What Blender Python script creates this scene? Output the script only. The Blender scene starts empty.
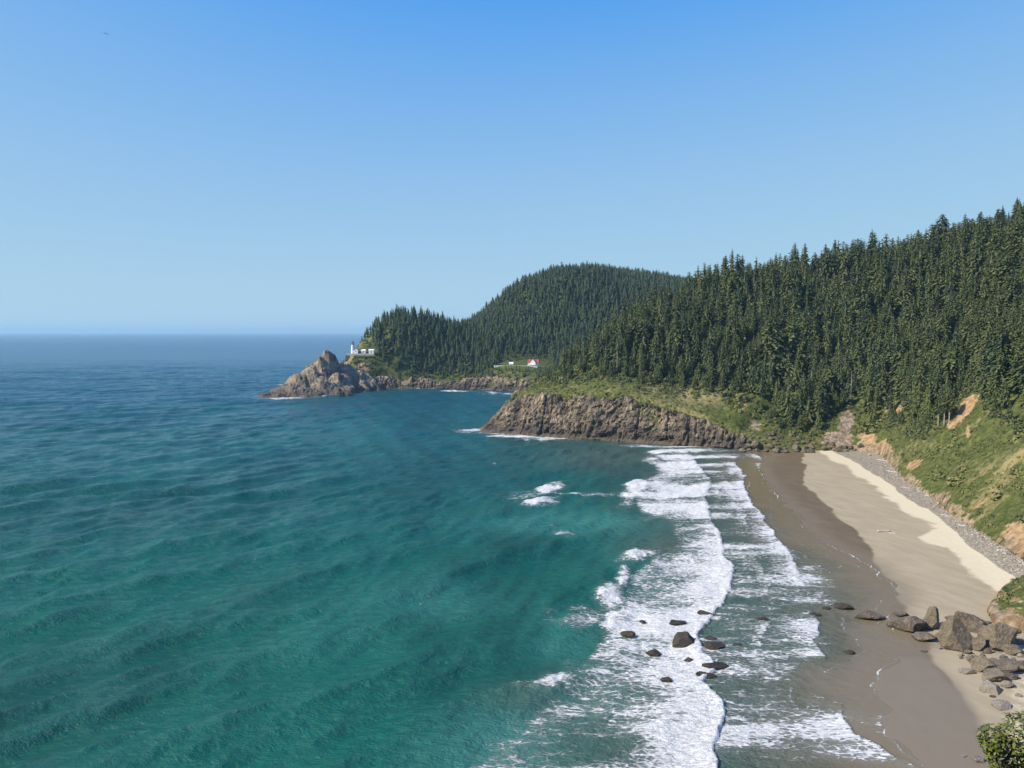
import bpy, math, random
import numpy as np

# ---------------------------------------------------------------- camera, sky, sun, exposure
C = bpy.context.scene
COL = C.collection
PITCH = math.atan(52 / 769.0)
EYE = 100.0
cam_d = bpy.data.cameras.new('camera')
cam_d.sensor_width = 36.0
cam_d.lens = 36.0 * 769 / 1024
cam_d.clip_start, cam_d.clip_end = 0.5, 120000
cam = bpy.data.objects.new('camera', cam_d)
cam.location = (0, 0, EYE)
cam.rotation_euler = (math.pi / 2 - PITCH, 0, 0)
COL.objects.link(cam)
C.camera = cam

SUN_EL, SUN_AZ = math.radians(39), math.radians(-110)      # azimuth from +Y towards +X
w = bpy.data.worlds.new('World')
C.world = w
w.use_nodes = True
wt = w.node_tree
sky = wt.nodes.new('ShaderNodeTexSky')
sky.sky_type = 'NISHITA'
sky.sun_disc = False
sky.sun_elevation = SUN_EL
sky.sun_rotation = SUN_AZ
sky.altitude = 100
sky.air_density, sky.dust_density, sky.ozone_density = 0.6, 0.2, 4.0
bgn = wt.nodes['Background']
# late-summer marine sky: flatter towards the horizon and a deeper blue than the plain model
_sx = wt.nodes.new('ShaderNodeSeparateColor'); _cx = wt.nodes.new('ShaderNodeCombineColor')
wt.links.new(sky.outputs[0], _sx.inputs[0])
for _i, (_g, _e, _o) in enumerate([(-.0225, -1.0, .378), (-.0385, -1.0, .552), (.603, -.05, 0)]):
    _a = wt.nodes.new('ShaderNodeMath'); _a.operation = 'MULTIPLY'; _a.inputs[1].default_value = .11
    _b = wt.nodes.new('ShaderNodeMath'); _b.operation = 'POWER'; _b.inputs[1].default_value = _e
    _c = wt.nodes.new('ShaderNodeMath'); _c.operation = 'MULTIPLY_ADD'; _c.inputs[1].default_value = _g / .11; _c.inputs[2].default_value = _o / .11
    wt.links.new(_sx.outputs[_i], _a.inputs[0]); wt.links.new(_a.outputs[0], _b.inputs[0])
    _d = wt.nodes.new('ShaderNodeMath'); _d.operation = 'MAXIMUM'; _d.inputs[1].default_value = (.06, .18, .3)[_i] / .11
    wt.links.new(_b.outputs[0], _c.inputs[0]); wt.links.new(_c.outputs[0], _d.inputs[0]); wt.links.new(_d.outputs[0], _cx.inputs[_i])
wt.links.new(_cx.outputs[0], bgn.inputs[0])
bgn.inputs[1].default_value = 0.11
sd = bpy.data.lights.new('sun', 'SUN')
sd.energy = 5.0
sd.angle = math.radians(0.5)
sd.color = (1.0, 0.92, 0.79)
sun = bpy.data.objects.new('sun', sd)
tosun = (math.sin(SUN_AZ) * math.cos(SUN_EL), math.cos(SUN_AZ) * math.cos(SUN_EL), math.sin(SUN_EL))
sun.rotation_euler = (math.pi / 2 - SUN_EL, 0, math.atan2(tosun[0], -tosun[1]))
sun.location = (-300, -150, 400)
COL.objects.link(sun)
C.view_settings.view_transform = 'Standard'
C.view_settings.look = 'None'
C.view_settings.gamma = 1
C.view_settings.exposure = 0.40
C.render.engine = 'CYCLES'
C.cycles.max_bounces = 6
C.cycles.diffuse_bounces = 2
C.cycles.glossy_bounces = 2
C.cycles.transmission_bounces = 2
C.cycles.volume_bounces = 0
C.cycles.use_denoising = True
C.cycles.sample_clamp_direct = 6.0
C.cycles.sample_clamp_indirect = 3.0

rng = np.random.default_rng(7)
random.seed(7)

# ---------------------------------------------------------------- survey: sight lines from the viewpoint to places
FP = 769.0
sp, cp = math.sin(PITCH), math.cos(PITCH)
def slope(py):
    dy = (384 - np.asarray(py, float)) / FP
    return (dy * cp - sp) / (cp + dy * sp)
def den(py):
    return cp + (384 - np.asarray(py, float)) / FP * sp
def P(px, py, y):                      # the place on a sight line at northing y
    return np.array([(px - 512) / FP / den(py) * y, y, EYE + slope(py) * y])
def G(px, py, z=0.0):                  # the place on a sight line at height z
    y = (z - EYE) / slope(py)
    return np.array([(px - 512) / FP / den(py) * y, y, z])
def chart(x, y, z):                    # bearing chart of a place
    d = y * cp - (z - EYE) * sp
    u = y * sp + (z - EYE) * cp
    return 512 + FP * x / d, 384 - FP * u / d

# ---------------------------------------------------------------- noise
def _hash(i, j, k, s):
    h = (i.astype(np.int64) * 374761393 + j.astype(np.int64) * 668265263 + k.astype(np.int64) * 2147483647 + s * 1274126177) & 0xffffffff
    h = ((h ^ (h >> 13)) * 1274126177) & 0xffffffff
    h = h ^ (h >> 16)
    return (h & 0xffffff) / float(0xffffff)
def vnoise(x, y, z=None, s=0):
    x = np.asarray(x, float); y = np.asarray(y, float)
    z = np.zeros_like(x) if z is None else np.asarray(z, float)
    x, y, z = np.broadcast_arrays(x, y, z)
    xi, yi, zi = np.floor(x), np.floor(y), np.floor(z)
    f = [x - xi, y - yi, z - zi]
    f = [t * t * t * (t * (t * 6 - 15) + 10) for t in f]
    out = 0
    for a in (0, 1):
        for b in (0, 1):
            for c in (0, 1):
                wgt = (f[0] if a else 1 - f[0]) * (f[1] if b else 1 - f[1]) * (f[2] if c else 1 - f[2])
                out = out + wgt * _hash(xi + a, yi + b, zi + c, s)
    return out * 2 - 1
def fbm(x, y, z=None, o=4, s=0, g=0.5):
    a, t, out = 1.0, 0.0, 0.0
    zz = z
    for i in range(o):
        out = out + a * vnoise(x, y, zz, s + i * 17)
        t += a
        a *= g
        x = x * 2.03 + 3.1; y = y * 2.03 + 1.7
        zz = None if zz is None else zz * 2.03 + 5.3
    return out / t
def sstep(a, b, x):
    t = np.clip((x - a) / (b - a), 0, 1)
    return t * t * (3 - 2 * t)

# ---------------------------------------------------------------- mesh helpers
def mesh(name, V, F, attrs=None, smooth=True, mat=None):
    V = np.asarray(V, np.float32).reshape(-1, 3)
    me = bpy.data.meshes.new(name)
    me.vertices.add(len(V))
    me.vertices.foreach_set('co', V.ravel())
    if isinstance(F, np.ndarray):
        n, k = F.shape
        me.loops.add(n * k)
        me.loops.foreach_set('vertex_index', F.astype(np.int32).ravel())
        me.polygons.add(n)
        me.polygons.foreach_set('loop_start', np.arange(0, n * k, k, dtype=np.int32))
        me.polygons.foreach_set('use_smooth', np.full(n, smooth, bool))
        me.update(calc_edges=True)
    else:
        me.clear_geometry()
        me.from_pydata([tuple(v) for v in V], [], F)
        me.polygons.foreach_set('use_smooth', np.full(len(me.polygons), smooth, bool))
        me.update()
    for k, v in (attrs or {}).items():
        v = np.asarray(v, np.float32)
        if v.ndim == 1:
            me.attributes.new(k, 'FLOAT', 'POINT').data.foreach_set('value', v)
        else:
            me.attributes.new(k, 'FLOAT_VECTOR', 'POINT').data.foreach_set('vector', v.ravel())
    if mat:
        me.materials.append(mat)
    return me
def link(name, me, parent=None, loc=None):
    o = bpy.data.objects.new(name, me)
    COL.objects.link(o)
    if parent is not None:
        o.parent = parent
    if loc is not None:
        o.location = loc
    return o
def tag(o, label=None, cat=None, group=None, kind=None):
    if label: o['label'] = label
    if cat: o['category'] = cat
    if group: o['group'] = group
    if kind: o['kind'] = kind
    return o
def gridfaces(nr, nc):
    i = np.arange(nr * nc).reshape(nr, nc)
    return np.stack([i[:-1, :-1], i[:-1, 1:], i[1:, 1:], i[1:, :-1]], -1).reshape(-1, 4)
def icosphere(n):
    t = (1 + 5 ** .5) / 2
    V = [(-1, t, 0), (1, t, 0), (-1, -t, 0), (1, -t, 0), (0, -1, t), (0, 1, t), (0, -1, -t), (0, 1, -t), (t, 0, -1), (t, 0, 1), (-t, 0, -1), (-t, 0, 1)]
    F = [(0, 11, 5), (0, 5, 1), (0, 1, 7), (0, 7, 10), (0, 10, 11), (1, 5, 9), (5, 11, 4), (11, 10, 2), (10, 7, 6), (7, 1, 8), (3, 9, 4), (3, 4, 2), (3, 2, 6), (3, 6, 8), (3, 8, 9), (4, 9, 5), (2, 4, 11), (6, 2, 10), (8, 6, 7), (9, 8, 1)]
    V = [np.array(v) / np.linalg.norm(v) for v in V]
    for _ in range(n):
        mid, F2 = {}, []
        def m(a, b):
            k = (min(a, b), max(a, b))
            if k not in mid:
                v = V[a] + V[b]; V.append(v / np.linalg.norm(v)); mid[k] = len(V) - 1
            return mid[k]
        for a, b, c in F:
            ab, bc, ca = m(a, b), m(b, c), m(c, a)
            F2 += [(a, ab, ca), (b, bc, ab), (c, ca, bc), (ab, bc, ca)]
        F = F2
    return np.array(V), np.array(F)
ICO = {n: icosphere(n) for n in (0, 1, 2, 3, 4, 5)}

# ---------------------------------------------------------------- material helpers
class MT:
    def __init__(s, name):
        s.m = bpy.data.materials.new(name); s.m.use_nodes = True
        s.t = s.m.node_tree; s.b = s.t.nodes['Principled BSDF']; s.N = s.t.nodes; s.L = s.t.links
    def set(s, sock, v):
        if hasattr(v, 'is_linked') or hasattr(v, 'links'):
            s.L.new(v, sock)
        else:
            sock.default_value = v
    def attr(s, n, vec=False):
        a = s.N.new('ShaderNodeAttribute'); a.attribute_name = n
        return a.outputs['Vector' if vec else 'Fac']
    def pos(s):
        return s.N.new('ShaderNodeNewGeometry').outputs['Position']
    def objco(s):
        return s.N.new('ShaderNodeTexCoord').outputs['Object']
    def mapping(s, v, scale=(1, 1, 1), rot=(0, 0, 0)):
        n = s.N.new('ShaderNodeMapping'); n.inputs['Scale'].default_value = scale; n.inputs['Rotation'].default_value = rot
        s.L.new(v, n.inputs['Vector']); return n.outputs[0]
    def noise(s, v, scale, detail=4, rough=.55, dist=0.0):
        n = s.N.new('ShaderNodeTexNoise'); s.L.new(v, n.inputs['Vector'])
        n.inputs['Scale'].default_value = scale; n.inputs['Detail'].default_value = detail
        n.inputs['Roughness'].default_value = rough; n.inputs['Distortion'].default_value = dist
        return n.outputs['Fac']
    def voro(s, v, scale, feat='F1', out='Distance'):
        n = s.N.new('ShaderNodeTexVoronoi'); n.feature = feat; s.L.new(v, n.inputs['Vector'])
        n.inputs['Scale'].default_value = scale; return n.outputs[out]
    def math(s, op, a, b=0.0, c=0.0):
        n = s.N.new('ShaderNodeMath'); n.operation = op
        s.set(n.inputs[0], a); s.set(n.inputs[1], b); s.set(n.inputs[2], c); return n.outputs[0]
    def rng(s, v, a, b, c=0.0, d=1.0, smooth=True):
        n = s.N.new('ShaderNodeMapRange'); n.interpolation_type = 'SMOOTHSTEP' if smooth else 'LINEAR'
        s.set(n.inputs[0], v); s.set(n.inputs[1], a); s.set(n.inputs[2], b); s.set(n.inputs[3], c); s.set(n.inputs[4], d)
        return n.outputs[0]
    def mix(s, f, a, b):
        n = s.N.new('ShaderNodeMix'); n.data_type = 'RGBA'
        s.set(n.inputs[0], f)
        for k, v in ((6, a), (7, b)):
            if isinstance(v, tuple): v = v + (1.0,) if len(v) == 3 else v
            s.set(n.inputs[k], v)
        return n.outputs[2]
    def bump(s, h, strength=.5, dist=1.0, prev=None):
        n = s.N.new('ShaderNodeBump'); n.inputs['Strength'].default_value = strength; n.inputs['Distance'].default_value = dist
        s.L.new(h, n.inputs['Height'])
        if prev is not None: s.L.new(prev, n.inputs['Normal'])
        return n.outputs[0]
    def sep(s, v):
        n = s.N.new('ShaderNodeSeparateXYZ'); s.L.new(v, n.inputs[0]); return n.outputs
    def objrandom(s):
        return s.N.new('ShaderNodeObjectInfo').outputs['Random']
    def out(s, col, rough=.8, normal=None, spec=.3):
        col = col + (1.0,) if isinstance(col, tuple) and len(col) == 3 else col
        s.set(s.b.inputs['Base Color'], col); s.set(s.b.inputs['Roughness'], rough)
        s.set(s.b.inputs['Specular IOR Level'], spec)
        if normal is not None: s.L.new(normal, s.b.inputs['Normal'])
        return s.m

# rock, in world metres
def rock_mat(name, dark, mid, light, wet=True, scale=1.0):
    M = MT(name); p = M.pos()
    z = M.sep(p)[2]
    n1 = M.noise(p, .12 * scale, 6, .62)
    st = M.noise(M.mapping(p, (.5 * scale, .5 * scale, .07 * scale)), 1.0, 5, .6)
    n3 = M.noise(p, 1.1 * scale, 5, .7)
    c = M.mix(M.rng(n1, .38, .62), mid, dark)
    tn = M.noise(p, .055 * scale, 4, .6)
    c = M.mix(M.math('MULTIPLY', M.rng(st, .44, .64), M.rng(tn, .40, .62)), c, light)
    c = M.mix(M.math('MULTIPLY', M.rng(n3, .48, .7), .55), c, dark)
    if wet:
        zz = M.math('ADD', z, M.math('MULTIPLY', n1, 14.0))
        c = M.mix(M.rng(zz, 8.0, 24.0, .82, 0.0), c, (.050, .042, .036))
        c = M.mix(M.rng(M.math('ADD', z, M.math('MULTIPLY', n3, 2.0)), 2.8, 4.2, .75, 0.0), c, (.13, .095, .062))
    h = M.math('ADD', M.math('MULTIPLY', n3, .8), M.math('MULTIPLY', st, 1.2))
    return M.out(c, .85, M.bump(h, .8, 1.2 / scale), .25)
MAT = {}
MAT['cliff'] = rock_mat('cliff_rock', (.066, .055, .045), (.195, .150, .105), (.47, .355, .21))
MAT['point'] = rock_mat('point_rock', (.085, .068, .052), (.24, .185, .125), (.50, .39, .24), scale=.6)

def boulder_mat(name, dark, mid, light, wetz=None):
    M = MT(name); p = M.pos()
    n1 = M.noise(p, .35, 6, .65)
    n2 = M.noise(p, 2.2, 5, .7)
    rnd = M.objrandom()
    c = M.mix(M.rng(n1, .35, .65), dark, mid)
    c = M.mix(M.rng(n2, .46, .66, 0, .75), c, light)
    c = M.mix(M.rng(M.noise(p, 1.0, 6, .75), .52, .66, 0, .8), c, tuple(v * .55 for v in dark))
    c = M.mix(M.math('MULTIPLY', rnd, .45), c, light)
    rough = .85
    if wetz:
        z = M.sep(p)[2]
        zz = M.math('ADD', z, M.math('MULTIPLY', n1, 1.0))
        c = M.mix(M.rng(zz, wetz, wetz + .8, .8, 0), c, (.035, .032, .03))
    h = M.math('ADD', n2, M.math('MULTIPLY', n1, 2))
    return M.out(c, rough, M.bump(h, .9, .8), .25)
MAT['boulder'] = boulder_mat('boulder_rock', (.072, .058, .044), (.175, .138, .098), (.33, .265, .18), .9)
MAT['pale_boulder'] = boulder_mat('pale_boulder_rock', (.15, .125, .095), (.28, .235, .175), (.42, .36, .28), .5)
MAT['wet_rock'] = boulder_mat('wet_sea_rock', (.022, .019, .017), (.05, .042, .035), (.11, .085, .06))
MAT['talus'] = boulder_mat('talus_rock', (.06, .05, .043), (.14, .112, .083), (.30, .23, .155), 1.2)

# hillside ground: low scrub, dry grass and bare earth; 'bare' = landslip amount, 'dry' = dry-grass amount
M = MT('hillside_ground'); p = M.pos()
n1 = M.noise(p, .045, 5, .6); n2 = M.noise(p, .3, 5, .65); n3 = M.noise(p, 1.3, 4, .7)
c = M.mix(M.rng(n2, .35, .65), (.058, .078, .020), (.130, .138, .040))
c = M.mix(M.math('MULTIPLY', M.rng(n3, .45, .7), .6), c, (.030, .040, .014))
dry = M.rng(M.math('ADD', M.attr('dry'), M.math('MULTIPLY', M.math('SUBTRACT', M.math('MULTIPLY', M.math('ADD', n1, n2), .5), .5), 2.4)), .30, .95)
c = M.mix(dry, c, M.mix(n3, (.21, .19, .07), (.36, .28, .145)))
e = M.noise(M.mapping(p, (.35, .35, .12)), 1.0, 5, .65)
earth = M.mix(M.rng(e, .35, .65), (.25, .150, .070), (.44, .305, .165))
earth = M.mix(M.attr('grey'), earth, M.mix(M.rng(e, .35, .65), (.115, .085, .062), (.33, .27, .20)))
bare = M.rng(M.math('ADD', M.attr('bare'), M.math('MULTIPLY', M.math('SUBTRACT', n2, .5), 1.6)), .42, .6)
c = M.mix(bare, c, earth)
MAT['ground'] = M.out(c, .95, M.bump(M.math('ADD', n3, M.math('MULTIPLY', n2, 2)), .8, .8), .1)

# foliage
def leaf_mat(name, a, b, c3, attr=None):
    M = MT(name); p = M.pos()
    r = M.attr('tint') if attr else M.objrandom()
    n = M.noise(p, .5, 3, .6)
    c = M.mix(r, a, b)
    c = M.mix(M.rng(n, .42, .68, 0, .7), c, c3)
    return M.out(c, .75, None, .25)
MAT['conifer'] = leaf_mat('conifer_needles', (.036, .064, .026), (.112, .132, .042), (.185, .195, .080))
MAT['forest'] = leaf_mat('forest_needles', (.036, .064, .026), (.112, .132, .042), (.180, .190, .078), 'tint')
MAT['far_forest'] = leaf_mat('far_forest_needles', (.028, .052, .024), (.074, .100, .038), (.12, .14, .06), 'tint')
MAT['scrub'] = leaf_mat('scrub_leaves', (.022, .044, .013), (.165, .170, .044), (.20, .185, .075), 'tint')
MAT['salal'] = leaf_mat('glossy_bush_leaves', (.035, .06, .015), (.16, .17, .03), (.12, .13, .03), 'tint')
MAT['salal'].node_tree.nodes['Principled BSDF'].inputs['Roughness'].default_value = .4
M = MT('tree_bark'); n = M.noise(M.mapping(M.pos(), (2, 2, .4)), 1.0, 4, .6)
MAT['bark'] = M.out(M.mix(n, (.06, .05, .042), (.15, .13, .11)), .9)
M = MT('bleached_wood'); n = M.noise(M.mapping(M.pos(), (2, 2, .5)), 1.0, 4, .6)
MAT['snag'] = M.out(M.mix(n, (.20, .17, .14), (.40, .36, .31)), .85)
M = MT('driftwood'); n = M.noise(M.pos(), 1.5, 4, .6)
MAT['drift'] = M.out(M.mix(n, (.32, .29, .25), (.58, .54, .48)), .85)
def paint(name, col, rough=.6):
    M = MT(name); n = M.noise(M.pos(), .6, 4, .6)
    return M.out(M.mix(M.rng(n, .3, .7), tuple(v * .86 for v in col), col), rough)
MAT['white'] = paint('white_masonry', (.80, .79, .76))
MAT['red_roof'] = paint('red_roof_shingles', (.30, .075, .055))
MAT['dark_iron'] = paint('dark_lantern_iron', (.05, .045, .045), .5)
MAT['concrete'] = paint('pale_retaining_wall', (.48, .43, .36))
MAT['window'] = paint('window_glass', (.05, .06, .07), .15)
MAT['chimney'] = paint('chimney_brick', (.35, .10, .07))
MAT['bird'] = paint('bird_feathers', (.03, .03, .032))
M = MT('lantern_glass')
M.b.inputs['Transmission Weight'].default_value = .5
MAT['glass'] = M.out((.45, .52, .55), .1)

# ---------------------------------------------------------------- shore lines, as easting by northing
def line(pts):
    a = np.array([G(px, py)[:2] for px, py in pts]); a = a[np.argsort(a[:, 1])]
    return lambda y: np.interp(y, a[:, 1], a[:, 0])
xW0 = line([(975, 800), (938, 775), (905, 752), (890, 735), (887, 712), (874, 690), (878, 672), (900, 661), (908, 645), (898, 628), (889, 612), (898, 600), (893, 588), (880, 573), (862, 560), (845, 551), (828, 545), (808, 530), (800, 517), (786, 505), (773, 492), (766, 480), (757, 470), (762, 462), (770, 455), (767, 451), (750, 447)])
xD = line([(1060, 800), (1003, 760), (985, 735), (962, 705), (940, 670), (925, 645), (912, 625), (905, 605), (888, 580), (872, 552), (860, 535), (835, 515), (815, 495), (803, 485), (805, 470), (803, 455), (800, 449)])
xL = line([(1090, 800), (1090, 640), (1010, 600), (985, 583), (962, 556), (922, 546), (930, 531), (905, 515), (880, 496), (860, 481), (835, 462), (815, 452), (805, 449)])
xP = line([(1150, 800), (1120, 650), (1030, 600), (1012, 579), (990, 565), (965, 546), (940, 521), (910, 504), (880, 481), (850, 461), (832, 453), (825, 449)])
xG = line([(1200, 800), (1150, 700), (1040, 600), (1024, 568), (1010, 560), (995, 548), (975, 536), (950, 520), (930, 501), (905, 486), (890, 469), (880, 459), (862, 454), (845, 449)])
def xW(y):
    return xW0(y) + 2.2 * vnoise(y * .11, y * 0 + 3.3) + 1.0 * vnoise(y * .33, y * 0 + 9.1)

# ---------------------------------------------------------------- land outline and heights
def tps(ctrl, reg=1e-3):
    ctrl = np.asarray(ctrl, float)
    XY, Z = ctrl[:, :2] / 100, ctrl[:, 2]
    n = len(XY)
    def ker(a, b):
        r2 = ((a[:, None, :] - b[None]) ** 2).sum(-1)
        return .5 * r2 * np.log(r2 + 1e-9)
    A = np.zeros((n + 3, n + 3)); A[:n, :n] = ker(XY, XY) + np.eye(n) * reg
    A[:n, n] = 1; A[:n, n + 1:] = XY; A[n:, :n] = A[:n, n:].T
    sol = np.linalg.solve(A, np.r_[Z, 0, 0, 0])
    def f(x, y):
        q = np.stack([np.ravel(x), np.ravel(y)], -1) / 100
        out = np.empty(len(q))
        for i in range(0, len(q), 40000):
            b = q[i:i + 40000]
            out[i:i + 40000] = ker(b, XY) @ sol[:n] + sol[n] + b @ sol[n + 1:]
        return out.reshape(np.shape(x))
    return f
def signed_dist(poly, x, y):
    poly = np.asarray(poly, float)
    shp = np.shape(x); x = np.ravel(x); y = np.ravel(y)
    d2 = np.full(x.shape, 1e18); inside = np.zeros(x.shape, bool)
    for (x0, y0), (x1, y1) in zip(poly, np.roll(poly, -1, 0)):
        ex, ey = x1 - x0, y1 - y0
        t = np.clip(((x - x0) * ex + (y - y0) * ey) / (ex * ex + ey * ey), 0, 1)
        d2 = np.minimum(d2, (x - x0 - t * ex) ** 2 + (y - y0 - t * ey) ** 2)
        if y0 != y1:
            cr = ((y0 > y) != (y1 > y)) & (x < (x1 - x0) * (y - y0) / (y1 - y0) + x0)
            inside ^= cr
    d = np.sqrt(d2)
    return np.where(inside, d, -d).reshape(shp)

# cliff tables: foot place, height of the cliff top, how far the top stands back
def wp(x, y): return np.array([x, y])
CLIFF = [(wp(40, 930), 30, 20), (wp(0, 870), 36, 22), (wp(-26, 810), 36, 28), (G(480, 432)[:2], 28, 36), (G(496, 433.5)[:2], 33, 33), (G(515, 434.5)[:2], 37, 26),
         (G(540, 436)[:2], 37, 17), (G(575, 438.5)[:2], 39, 12), (G(600, 440)[:2], 39, 12), (G(640, 443)[:2], 37, 11),
         (G(660, 444)[:2], 31, 11), (G(700, 446.5)[:2], 23, 9), (G(735, 448.5)[:2], 13, 7), (G(752, 449.5)[:2], 8, 6)]
FARCLIFF = [(wp(-368, 1500), 30, 30), (wp(-352, 1420), 34, 34), (wp(-325, 1360), 34, 36), (G(335, 391.5)[:2], 34, 40), (G(352, 391)[:2], 34, 36), (G(366, 390.5)[:2], 30, 26), (G(380, 389)[:2], 22, 18), (G(400, 388.6)[:2], 18, 14),
            (G(420, 388.2)[:2], 17, 12), (G(440, 388.4)[:2], 13, 11), (G(455, 389)[:2], 12, 10), (G(470, 389.4)[:2], 15, 10), (G(490, 390)[:2], 18, 12),
            (G(515, 391)[:2], 20, 12), (G(540, 392)[:2], 18, 14), (wp(130, 1270), 15, 14), (wp(200, 1240), 10, 14)]
LAND = [tuple(t[0]) for t in CLIFF] + [tuple(G(a, b)[:2]) for a, b in [(775, 450.5), (805, 451.5), (835, 452.5), (862, 454), (880, 459), (890, 469), (905, 486), (930, 501), (950, 520), (975, 536), (995, 548), (1012, 561), (1024, 568)]] \
    + [(213, 305), (204, 290), (180, 279), (169, 268), (164, 257), (169, 246), (176, 235), (170, 215), (160, 195), (150, 180), (300, 120), (1500, 120), (1500, 1500), (300, 1200), (230, 1100), (150, 1010)]
FARLAND = [tuple(t[0]) for t in FARCLIFF] + [(260, 1200), (300, 1120), (2200, 1100), (2200, 2800), (-100, 2800), (-260, 1900), (-372, 1600)]

def edge_frame(table, n_per_m=1.25):
    pts = np.array([t[0] for t in table]); zt = np.array([t[1] for t in table]); ins = np.array([t[2] for t in table])
    seg = np.r_[0, np.cumsum(np.linalg.norm(np.diff(pts, axis=0), axis=1))]
    n = int(seg[-1] * n_per_m)
    u = np.linspace(0, seg[-1], n)
    k = max(3, int(14 * n_per_m)) | 1
    def sm(a):
        a = np.interp(u, seg, a); ap = np.pad(a, k // 2, mode='edge'); return np.convolve(ap, np.ones(k) / k, 'valid')
    x, y = sm(pts[:, 0]), sm(pts[:, 1])
    tx, ty = np.gradient(x), np.gradient(y)
    l = np.hypot(tx, ty); nx, ny = -ty / l, tx / l           # left of travel = inland
    kk = k * 2 + 1
    def sm2(a):
        ap = np.pad(a, kk // 2, mode='edge'); return np.convolve(ap, np.ones(kk) / kk, 'valid')
    nx, ny = sm2(nx), sm2(ny); l = np.hypot(nx, ny); nx /= l; ny /= l
    return u, x, y, nx, ny, sm(zt.astype(float)), sm(ins.astype(float))

# control heights for the near hillside
ctrl = []
for tab, keep in ((CLIFF, ctrl),):
    u, ex, ey, nx, ny, zt, ins = edge_frame(tab)
    for i in range(0, len(u), 22):
        keep.append((ex[i] + nx[i] * ins[i], ey[i] + ny[i] * ins[i], zt[i]))
for px, py in [(775, 450.5), (805, 451.5), (835, 452.5), (862, 454), (890, 469), (905, 486), (930, 501), (950, 520), (975, 536), (1000, 551), (1024, 568)]:
    g = G(px, py); ctrl.append((g[0], g[1], 1.5))
for px, py, y, dz in [(560, 385, 770, 0), (600, 372, 760, 0), (640, 378, 750, 0), (560, 366, 850, -9), (530, 383, 850, -3), (600, 330, 850, -30), (640, 300, 880, -33), (670, 288, 905, -34),
                      (640, 362, 775, 0), (700, 392, 718, 0), (700, 362, 770, 0), (700, 273, 930, -37), (740, 267, 935, -38), (760, 405, 690, 0), (760, 375, 735, 0), (780, 257, 930, -39),
                      (800, 430, 662, 0), (800, 402, 690, 0), (800, 372, 740, 0), (820, 252, 925, -39), (835, 425, 655, 0), (870, 422, 650, 0), (870, 392, 690, 0), (870, 352, 760, 0), (870, 238, 900, -38),
                      (920, 460, 510, 0), (920, 430, 545, 0), (920, 400, 600, 0), (920, 362, 680, 0), (910, 232, 870, -39), (960, 230, 800, -40),
                      (975, 500, 396, 0), (975, 460, 430, 0), (975, 420, 480, 0), (975, 382, 545, 0), (990, 222, 740, -40),
                      (1024, 520, 350, 0), (1024, 470, 386, 0), (1024, 420, 440, 0), (1024, 224, 680, -40),
                      (1150, 480, 300, 0), (1150, 190, 600, -40), (1010, 302, 600, -40), (930, 300, 740, -38), (1250, 480, 250, 0), (1300, 200, 520, -40)]:
    p_ = P(px, py, y); ctrl.append((p_[0], p_[1], p_[2] + dz))
ctrl += [(178, 266, 9), (196, 272, 18), (225, 275, 25), (213, 300, 4), (190, 240, 10), (230, 220, 30), (175, 215, 6), (60, 960, 45), (150, 1010, 30), (230, 1090, 40), (330, 1040, 110), (500, 1000, 150), (700, 900, 175), (900, 700, 190), (900, 300, 180), (600, 250, 130), (400, 200, 90), (1200, 900, 200), (600, 1200, 150)]
near_tps = tps(ctrl, 2e-2)
BOWL = []
def cliff_cap(table, x, y, s, dens, lo=4.5):
    """the ground stays inside the rock behind a cliff face"""
    u, ex, ey, nx, ny, zt, ins = edge_frame(table, dens)
    cap = np.full(np.shape(x), 1e9)
    m = (s > 0) & (s < 60)
    q = np.stack([x[m], y[m]], -1)
    out = np.full(len(q), 1e9)
    for i in range(0, len(q), 20000):
        d = (q[i:i + 20000, None, 0] - ex[None]) ** 2 + (q[i:i + 20000, None, 1] - ey[None]) ** 2
        j = d.argmin(1); dd = np.sqrt(d[np.arange(len(j)), j])
        t = (dd - lo) / ins[j]
        end = (j < 2) | (j > len(ex) - 3)
        out[i:i + 20000] = np.where((t < 1.0) & ~end, zt[j] * np.clip(t, 0, 1) ** (1 / 1.15) - 1.5, 1e9)
    cap[m] = out
    return cap
def H_near(x, y):
    x = np.asarray(x, float); y = np.asarray(y, float)
    s = signed_dist(LAND, x, y)
    h = near_tps(x, y)
    rough = sstep(4, 40, s)
    h = h + rough * (5 * fbm(x * .018, y * .018, o=3, s=5) + 1.6 * fbm(x * .09, y * .09, o=4, s=8))
    right = sstep(225, 270, x) * (1 - sstep(600, 680, y)) * sstep(3, 25, s)
    h = h - right * 3.2 * np.clip(1 - np.abs(fbm(y * .035 + x * .012 + .6 * fbm(x * .02, y * .02, s=41), x * .006, o=3, s=43)) * 4, 0, 1)
    # gully running up from the boulders
    a, b = P(745, 432, 672)[:2], P(788, 394, 712)[:2]
    t = np.clip(((x - a[0]) * (b[0] - a[0]) + (y - a[1]) * (b[1] - a[1])) / ((b - a) ** 2).sum(), 0, 1)
    d = np.hypot(x - a[0] - t * (b[0] - a[0]), y - a[1] - t * (b[1] - a[1]))
    h = h - 7 * np.exp(-(d / 5.0) ** 2)
    cap = 1.0 + s * 3.0
    h = np.minimum(h, cliff_cap(CLIFF, x, y, s, .4))
    h = np.where(s > 0, np.minimum(h, cap), -6.0)
    # behind cliff faces the ground stays inside the rock
    return h, s

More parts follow.
